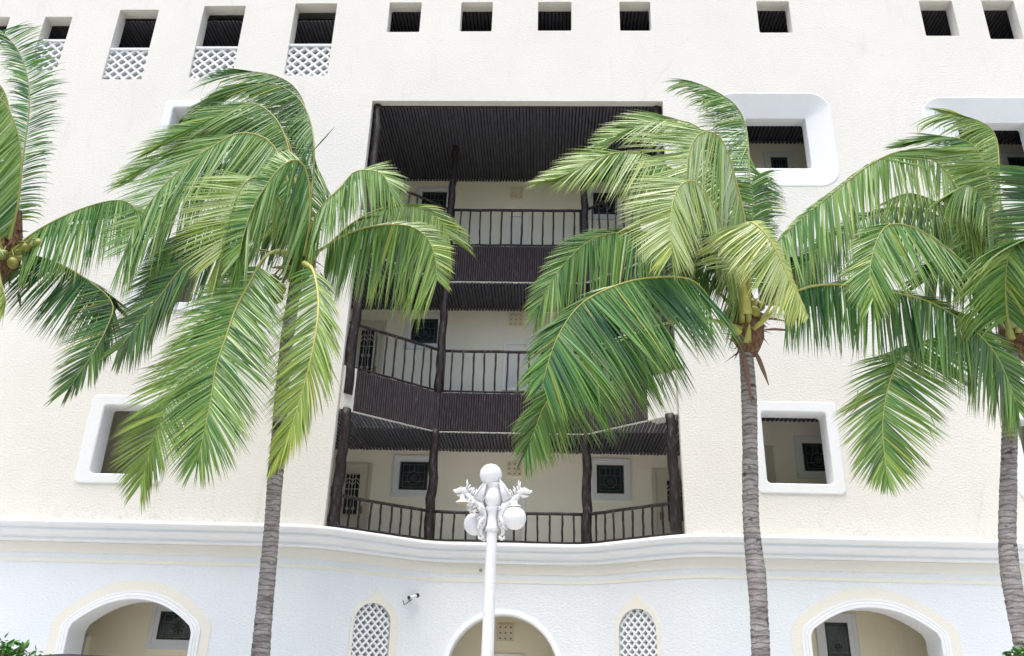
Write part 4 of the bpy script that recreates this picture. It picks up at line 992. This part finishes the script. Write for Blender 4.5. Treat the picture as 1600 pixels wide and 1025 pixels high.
frond(t4,Y4,[(1586,510),(1565,420),(1548,340),(1530,300),(1510,290),(1490,300)],[.0,-.4,-.6],
      [(0,170,30,.1),(.5,195,75,.1),(1,215,60,.1)],[(0,-60,40,-.1),(.5,-110,70,-.1),(1,-115,60,0)],.65,(0,.15),.2,70,1,.4,.6,.2)
frond(t4,Y4,[(1584,515),(1555,450),(1515,412),(1475,408),(1445,440)],[.3,.6,.7],
      [(0,130,30,.1),(.5,170,40,.1),(1,215,60,.1)],[(0,-90,60,0),(.5,-100,95,0),(1,-105,60,0)],.18,(0,.08),.12,85,1.1)
frond(t4,Y4,[(1588,510),(1590,420),(1575,350),(1545,330),(1505,345),(1478,380)],[.5,.9,1.0],
      [(0,130,30,.1),(.5,170,60,.1),(1,215,60,.1)],[(0,-90,60,0),(.5,-100,110,0),(1,-105,80,0)],.18,(0,.08),.12,85,1.1)
frond(t4,Y4,[(1584,505),(1540,410),(1480,345),(1410,328),(1345,345),(1290,380),(1250,425)],[.4,.8,.9],
      [(.1,60,20,.2),(.5,150,20,.2),(1,-150,40,.1)],[(0,-88,60,0),(.4,-92,95,0),(.8,-92,90,0),(1,-105,50,0)],.25,(0,.1),.15,100,1.1,.3)
for a_ in ([(1592,510),(1640,430),(1720,400),(1800,460)],[(1592,515),(1650,500),(1730,540),(1790,640)],[(1592,505),(1640,360),(1700,290),(1780,300)]):
    frond(t4,Y4,a_,[0,-.2,.3],[(0,60,50,.2),(.5,30,80,.2),(1,-30,60,0)],[(0,-90,60,-.1),(.5,-95,110,-.1),(1,-100,80,0)],.35,(0,.1),.15,70)
# ------------------------------------------------------------------ lamp post
YL=10.6
g0=at(766,900,YL); lx=g0.x; zcol=at(765,829,YL).z
lamp=thing('lamp_post',Vector((lx,YL,.12)),'white ornate lamp post with winged dragon brackets and opal globes standing before the central arch','lamp post')
LO=lamp.location
m=MB(); m.lathe((lx,YL,0),[(.26,.12),(.26,.2),(.2,.24),(.18,.5),(.2,.54),(.12,.6),(.085,.75),(.078,1.2),(.066,zcol)],20); m.build('pole',M['lamp'],lamp,LO,True)
m=MB(); Z=lambda py:at(766,py,YL).z
m.lathe((lx,YL,0),[(.066,zcol-.02),(.085,zcol),(.085,zcol+.04),(.07,zcol+.06),(.062,Z(805)),(.07,Z(800)),(.095,Z(794)),(.075,Z(791)),(.10,Z(786)),(.115,Z(779)),(.105,Z(773)),(.085,Z(766)),(.078,Z(762)),(.095,Z(759)),(.10,Z(755)),(.05,Z(754))],20); m.build('column_vase',M['lamp'],lamp,LO,True)
def globe(px,py,r,Yo): 
    p=at(px,py,YL+Yo); m=MB(); m.sphere(p,r,0,28,18); m.build('globe',M['globe'],lamp,LO,True); return p
sc_=depth(at(766,742,YL))/F
top=globe(767,742,17.6*sc_,0)
m=MB(); m.lathe((lx,YL,0),[(.05,Z(756)),(.075,Z(753)),(.07,Z(750))],16); m.build('globe_seat',M['lamp'],lamp,LO,True)
def dragon(az,Lh,rise,br=None,K=.95):
    """bracket in the shape of a winged dragon: foot scroll, arched body, head with jaw and horn, wings, socket bell under the mouth"""
    ca,sa=math.cos(R_(az)),math.sin(R_(az)); zb=Z(835)
    P=lambda r,z,s=0:Vector((lx+ca*r-sa*s,YL+sa*r+ca*s,zb+z))
    m=MB()
    body=[P(.10,-.03),P(.14,.0),P(.145,.06),P(.11,.12),P(.105,.2),P(.12,.28),P(.17,.36),P(.22,.40),P(.26,.42),P(.31,.46),P(.35,.50+rise)]
    m.tube(body,[K*q for q in (.014,.022,.03,.032,.038,.05,.055,.05,.043,.036,.03)],10,0,True,None,1,.12)
    m.tube([P(.10,-.03),P(.13,-.06),P(.16,-.05),P(.165,-.02)],[.02,.022,.018,.01],7)       # tail scroll
    hx,hz=.35,.50+rise
    m.tube([P(hx-.03,hz),P(hx+.02,hz+.035),P(hx+.07,hz+.035),P(hx+.13,hz+.02),P(hx+.16,hz+.035)],[K*q for q in (.03,.045,.04,.026,.016)],9,0,True,None,1,.1)   # skull and snout
    m.tube([P(hx,hz),P(hx+.05,hz-.035),P(hx+.11,hz-.03)],[.025,.022,.01],7)            # lower jaw
    for s in (-.025,.025):
        m.tube([P(hx+.0,hz+.06,s),P(hx-.015,hz+.12,s*1.6),P(hx-.005,hz+.17,s*1.8)],[.014,.011,.003],6)   # horns
        m.tube([P(hx+.06,hz+.065,s),P(hx+.075,hz+.08,s)],[.014,.006],6)
    for k in range(9):                                                          # crest and mane
        r=.14+.024*k; z=.36+.018*k; s=.02*(-1)**k; m.tube([P(r,z+.03,s),P(r-.015,z+.075,s*1.6),P(r-.04,z+.11,s*2)],[.017,.012,.003],5)
    for s in (-1,1):                                                            # wings, thick tapered plates with ribs
        tipw=P(.08,.70,s*.04); rt=P(.16,.40,s*.035); r2=P(.24,.44,s*.035); mid=P(.17,.57,s*.05)
        off=P(0,0,s*.02)-P(0,0,0)
        vs=[rt,r2,mid,tipw]; m.add(vs+[v+off for v in vs],[(0,1,2,3),(7,6,5,4),(0,4,5,1),(1,5,6,2),(2,6,7,3),(3,7,4,0)])
        m.tube([rt,rt.lerp(tipw,.5)+off,tipw],[.022,.018,.005],6); m.tube([r2,mid,tipw],[.016,.015,.004],6); m.tube([rt.lerp(r2,.5),mid.lerp(tipw,.4)],[.014,.006],5)
        m.tube([P(.11,.2,s*.03),P(.15,.15,s*.05),P(.17,.08,s*.04),P(.19,.06,s*.05)],[.026,.024,.018,.01],7)  # legs
        m.tube([P(.24,.40,s*.03),P(.29,.34,s*.05),P(.33,.35,s*.04)],[.022,.018,.01],7)
    for k in range(26):                                                         # acanthus curls over body and column
        r=rnd.uniform(.09,.30); z=rnd.uniform(.02,.30)+max(0,r-.1)*1.1; s=wob(.075); q=P(r,z,s); h=rnd.uniform(.04,.075); sg=rnd.choice((-1,1))
        m.tube([q,q+Vector((0,0,h*.6))+(P(1,0)-P(0,0))*h*.5,q+Vector((0,0,h))+(P(1,0)-P(0,0))*h*.1,q+Vector((0,0,h*.75))-(P(1,0)-P(0,0))*h*.25],[.017,.014,.010,.004],6)
    b0=P(br or hx+.04,hz-.03-(.04 if br else 0)); bell=[(.018,0.03),(.035,-.02),(.034,-.04),(.045,-.06),(.08,-.08),(.082,-.095)]
    m.lathe(b0,bell,14)
    m.build('dragon_bracket',M['lamp'],lamp,LO,True)
    return b0+Vector((0,0,-.095))
sb=dragon(188,.4,0); e=dragon(-12,.4,.0,.29); e2=dragon(140,.4,-.04,.30)
p=at(725,791,YL); 
m=MB(); m.lathe(sb,[(.0,.004),(.055,.004),(.06,-.004),(.0,-.006)],14); m.build('empty_socket',M['rust'],lamp,LO)
rg=17.8*sc_
m=MB(); m.sphere(e+Vector((0,0,-rg*.92)),rg,0,28,18); m.build('globe',M['globe'],lamp,LO,True)
m=MB(); m.sphere(e2+Vector((0,0,-rg*.92)),rg,0,28,18); m.build('globe',M['globe'],lamp,LO,True)
# ------------------------------------------------------------------ shrubs
def shrub(Y,px,pytop,w,h,n,label):
    top_=at(px,pytop,Y); b=Vector((top_.x,Y,0)); t=thing('shrub',b,label,'shrub'); m=MB(); s=MB()
    H=top_.z
    for k in range(70):
        a=rnd.uniform(0,6.28); r=rnd.uniform(.1,1)*w; e=b+Vector((math.cos(a)*r,math.sin(a)*r*.8,H*(1-.10*(r/w)**2)*rnd.uniform(.93,1.0)))
        st=b+Vector((wob(.08),wob(.08),0)); mid=st.lerp(e,.5)+Vector((wob(.1),wob(.1),.1)); s.tube([st,mid,e],[.014,.009,.004],5)
        for j in range(n):
            u=rnd.uniform(.35,1.02); p=st.lerp(mid,u*2) if u<.5 else mid.lerp(e,min(1,u*2-1)); l=rnd.uniform(.045,.085)
            dv=Vector((rnd.gauss(0,1),rnd.gauss(0,1),rnd.gauss(.25,.7))).normalized(); sd_=dv.cross(Vector((rnd.gauss(0,.4),rnd.gauss(0,.4),1))).normalized(); nn=sd_.cross(dv)
            wd=l*.27; q=p+dv*.02
            m.add([q,q+dv*l*.35-sd_*wd+nn*.006,q+dv*l*.4-nn*.006,q+dv*l*.35+sd_*wd+nn*.006,q+dv*l*.72-sd_*wd*.75,q+dv*l*.72+sd_*wd*.75,q+dv*l],[(0,2,1),(0,3,2),(1,2,4),(2,3,5),(2,6,4),(2,5,6)])
    s.build('stems',M['twig'],t,b); m.build('foliage',M['bush'],t,b)
shrub(7.5,15,1000,.42,2,60,'leafy green shrub showing at the lower left corner below the arch')
shrub(7.8,1605,1008,.30,2,60,'leafy green shrub at the lower right corner in front of the leaning trunk')
# ------------------------------------------------------------------ car (only its roof reaches into the picture)
def car():
    Yc=9.6; p=at(103,1021,Yc); x0=p.x; H=p.z
    t=thing('parked_car',Vector((x0,Yc+1.9,.12)),'dark parked car whose roof just shows at the bottom below the left arch','car'); O=t.location; z0=.12
    def sec(y,hw,zb,zt,crown,top_hw):
        """closed cross-section at y"""
        P=[(-hw*.94,zb),(-hw,zb+.25),(-hw*.99,zb+.55),(-top_hw-.06,zt-.16),(-top_hw,zt-.075)]
        for k in range(9):
            u=-1+2*k/8; P.append((top_hw*.94*u,zt-crown*abs(u)**2.2))
        P+=[(top_hw,zt-.075),(top_hw+.06,zt-.16),(hw*.99,zb+.55),(hw,zb+.25),(hw*.94,zb)]
        return [Vector((x0+a,y,b)) for a,b in P]
    b=MB(); ys=[(0,.78,.45,.95,.02,.7),(.08,.84,.4,1.05,.03,.72),(.9,.88,.32,1.18,.03,.74),(1.0,.88,.32,1.2,.03,.74),(1.75,.89,.32,H-.03,.055,.60),(2.4,.89,.32,H,.065,.60),(3.6,.89,.32,H,.065,.60),(4.1,.88,.34,H-.06,.06,.58),(4.45,.86,.4,1.25,.04,.70),(4.5,.8,.5,1.1,.03,.68)]
    # rear faces the street: reverse so that the tall end is nearest
    secs=[sec(Yc+4.5-y+(-.75),hw,zb+z0-.05,zt,cr,th) for y,hw,zb,zt,cr,th in ys]
    for a,c in zip(secs,secs[1:]): b.loops(a,c)
    b.add(secs[0],[tuple(range(len(secs[0])))]); b.add(secs[-1],[tuple(range(len(secs[-1])))])
    o=b.build('body',M['carpaint'],t,O,True)
    e=.012
    def strip(s0,s1,i0,i1,f0=.08,f1=.92,name='side_window',mt='glass'):
        a,c=secs[s0],secs[s1]; A0=a[i0].lerp(c[i0],f0);A1=a[i0].lerp(c[i0],f1);B1=a[i1].lerp(c[i1],f1);B0=a[i1].lerp(c[i1],f0)
        nn=(A1-A0).cross(B0-A0).normalized(); cen=(A0+B1)/2; 
        if (cen-Vector((x0,cen.y,1.0))).dot(nn)<0: nn=-nn
        m=MB(); m.add([v+nn*e for v in (A0,A1,B1,B0)]+[v-nn*.01 for v in (A0,A1,B1,B0)],[(0,1,2,3),(7,6,5,4),(0,4,5,1),(1,5,6,2),(2,6,7,3),(3,7,4,0)]); m.build(name,M[mt],t,O)
    for s in (4,5,6):
        strip(s,s+1,2,3,.06,.94); strip(s,s+1,16,15,.06,.94)
    strip(3,4,5,13,.12,.92,'windscreen'); strip(7,8,5,13,.1,.9,'rear_window')
    for y in (.85,3.65):
        for s in (-1,1):
            c=Vector((x0+s*.80,Yc+3.75-y,z0+.33)); m=MB(); ax=Vector((s,0,0)); m.tube([c-ax*.1,c-ax*.08,c+ax*.09,c+ax*.11],[.29,.33,.33,.29],24); w_=m.build('wheel',M['tyre'],t,O,True)
            m=MB(); m.tube([c+ax*.1,c+ax*.118],[.2,.19],20); 
            for k in range(5):
                q=2*math.pi*k/5; d=Vector((0,math.cos(q),math.sin(q))); m.tube([c+ax*.12+d*.03,c+ax*.12+d*.18],.022,5)
            m.build('rim',M['rim'],w_,O)
    for s in (-1,1):
        m=MB(); y=Yc+3.75-.06; m.box((x0+s*.6-.13,y,.72),(x0+s*.6+.13,y+.06,.86),0,.02); m.build('headlight',M['hl'],t,O)
        m=MB(); y=Yc-.75; m.box((x0+s*.68-.09,y-.03,.85),(x0+s*.68+.09,y+.06,1.1),0,.02); m.build('tail_light',M['tl'],t,O)
        m=MB(); y=Yc+3.75-1.25; m.box((min(x0+s*.9,x0+s*1.05),y-.06,1.15),(max(x0+s*.9,x0+s*1.05),y+.03,1.3),0,.03); m.build('mirror',M['carpaint'],t,O)
car()
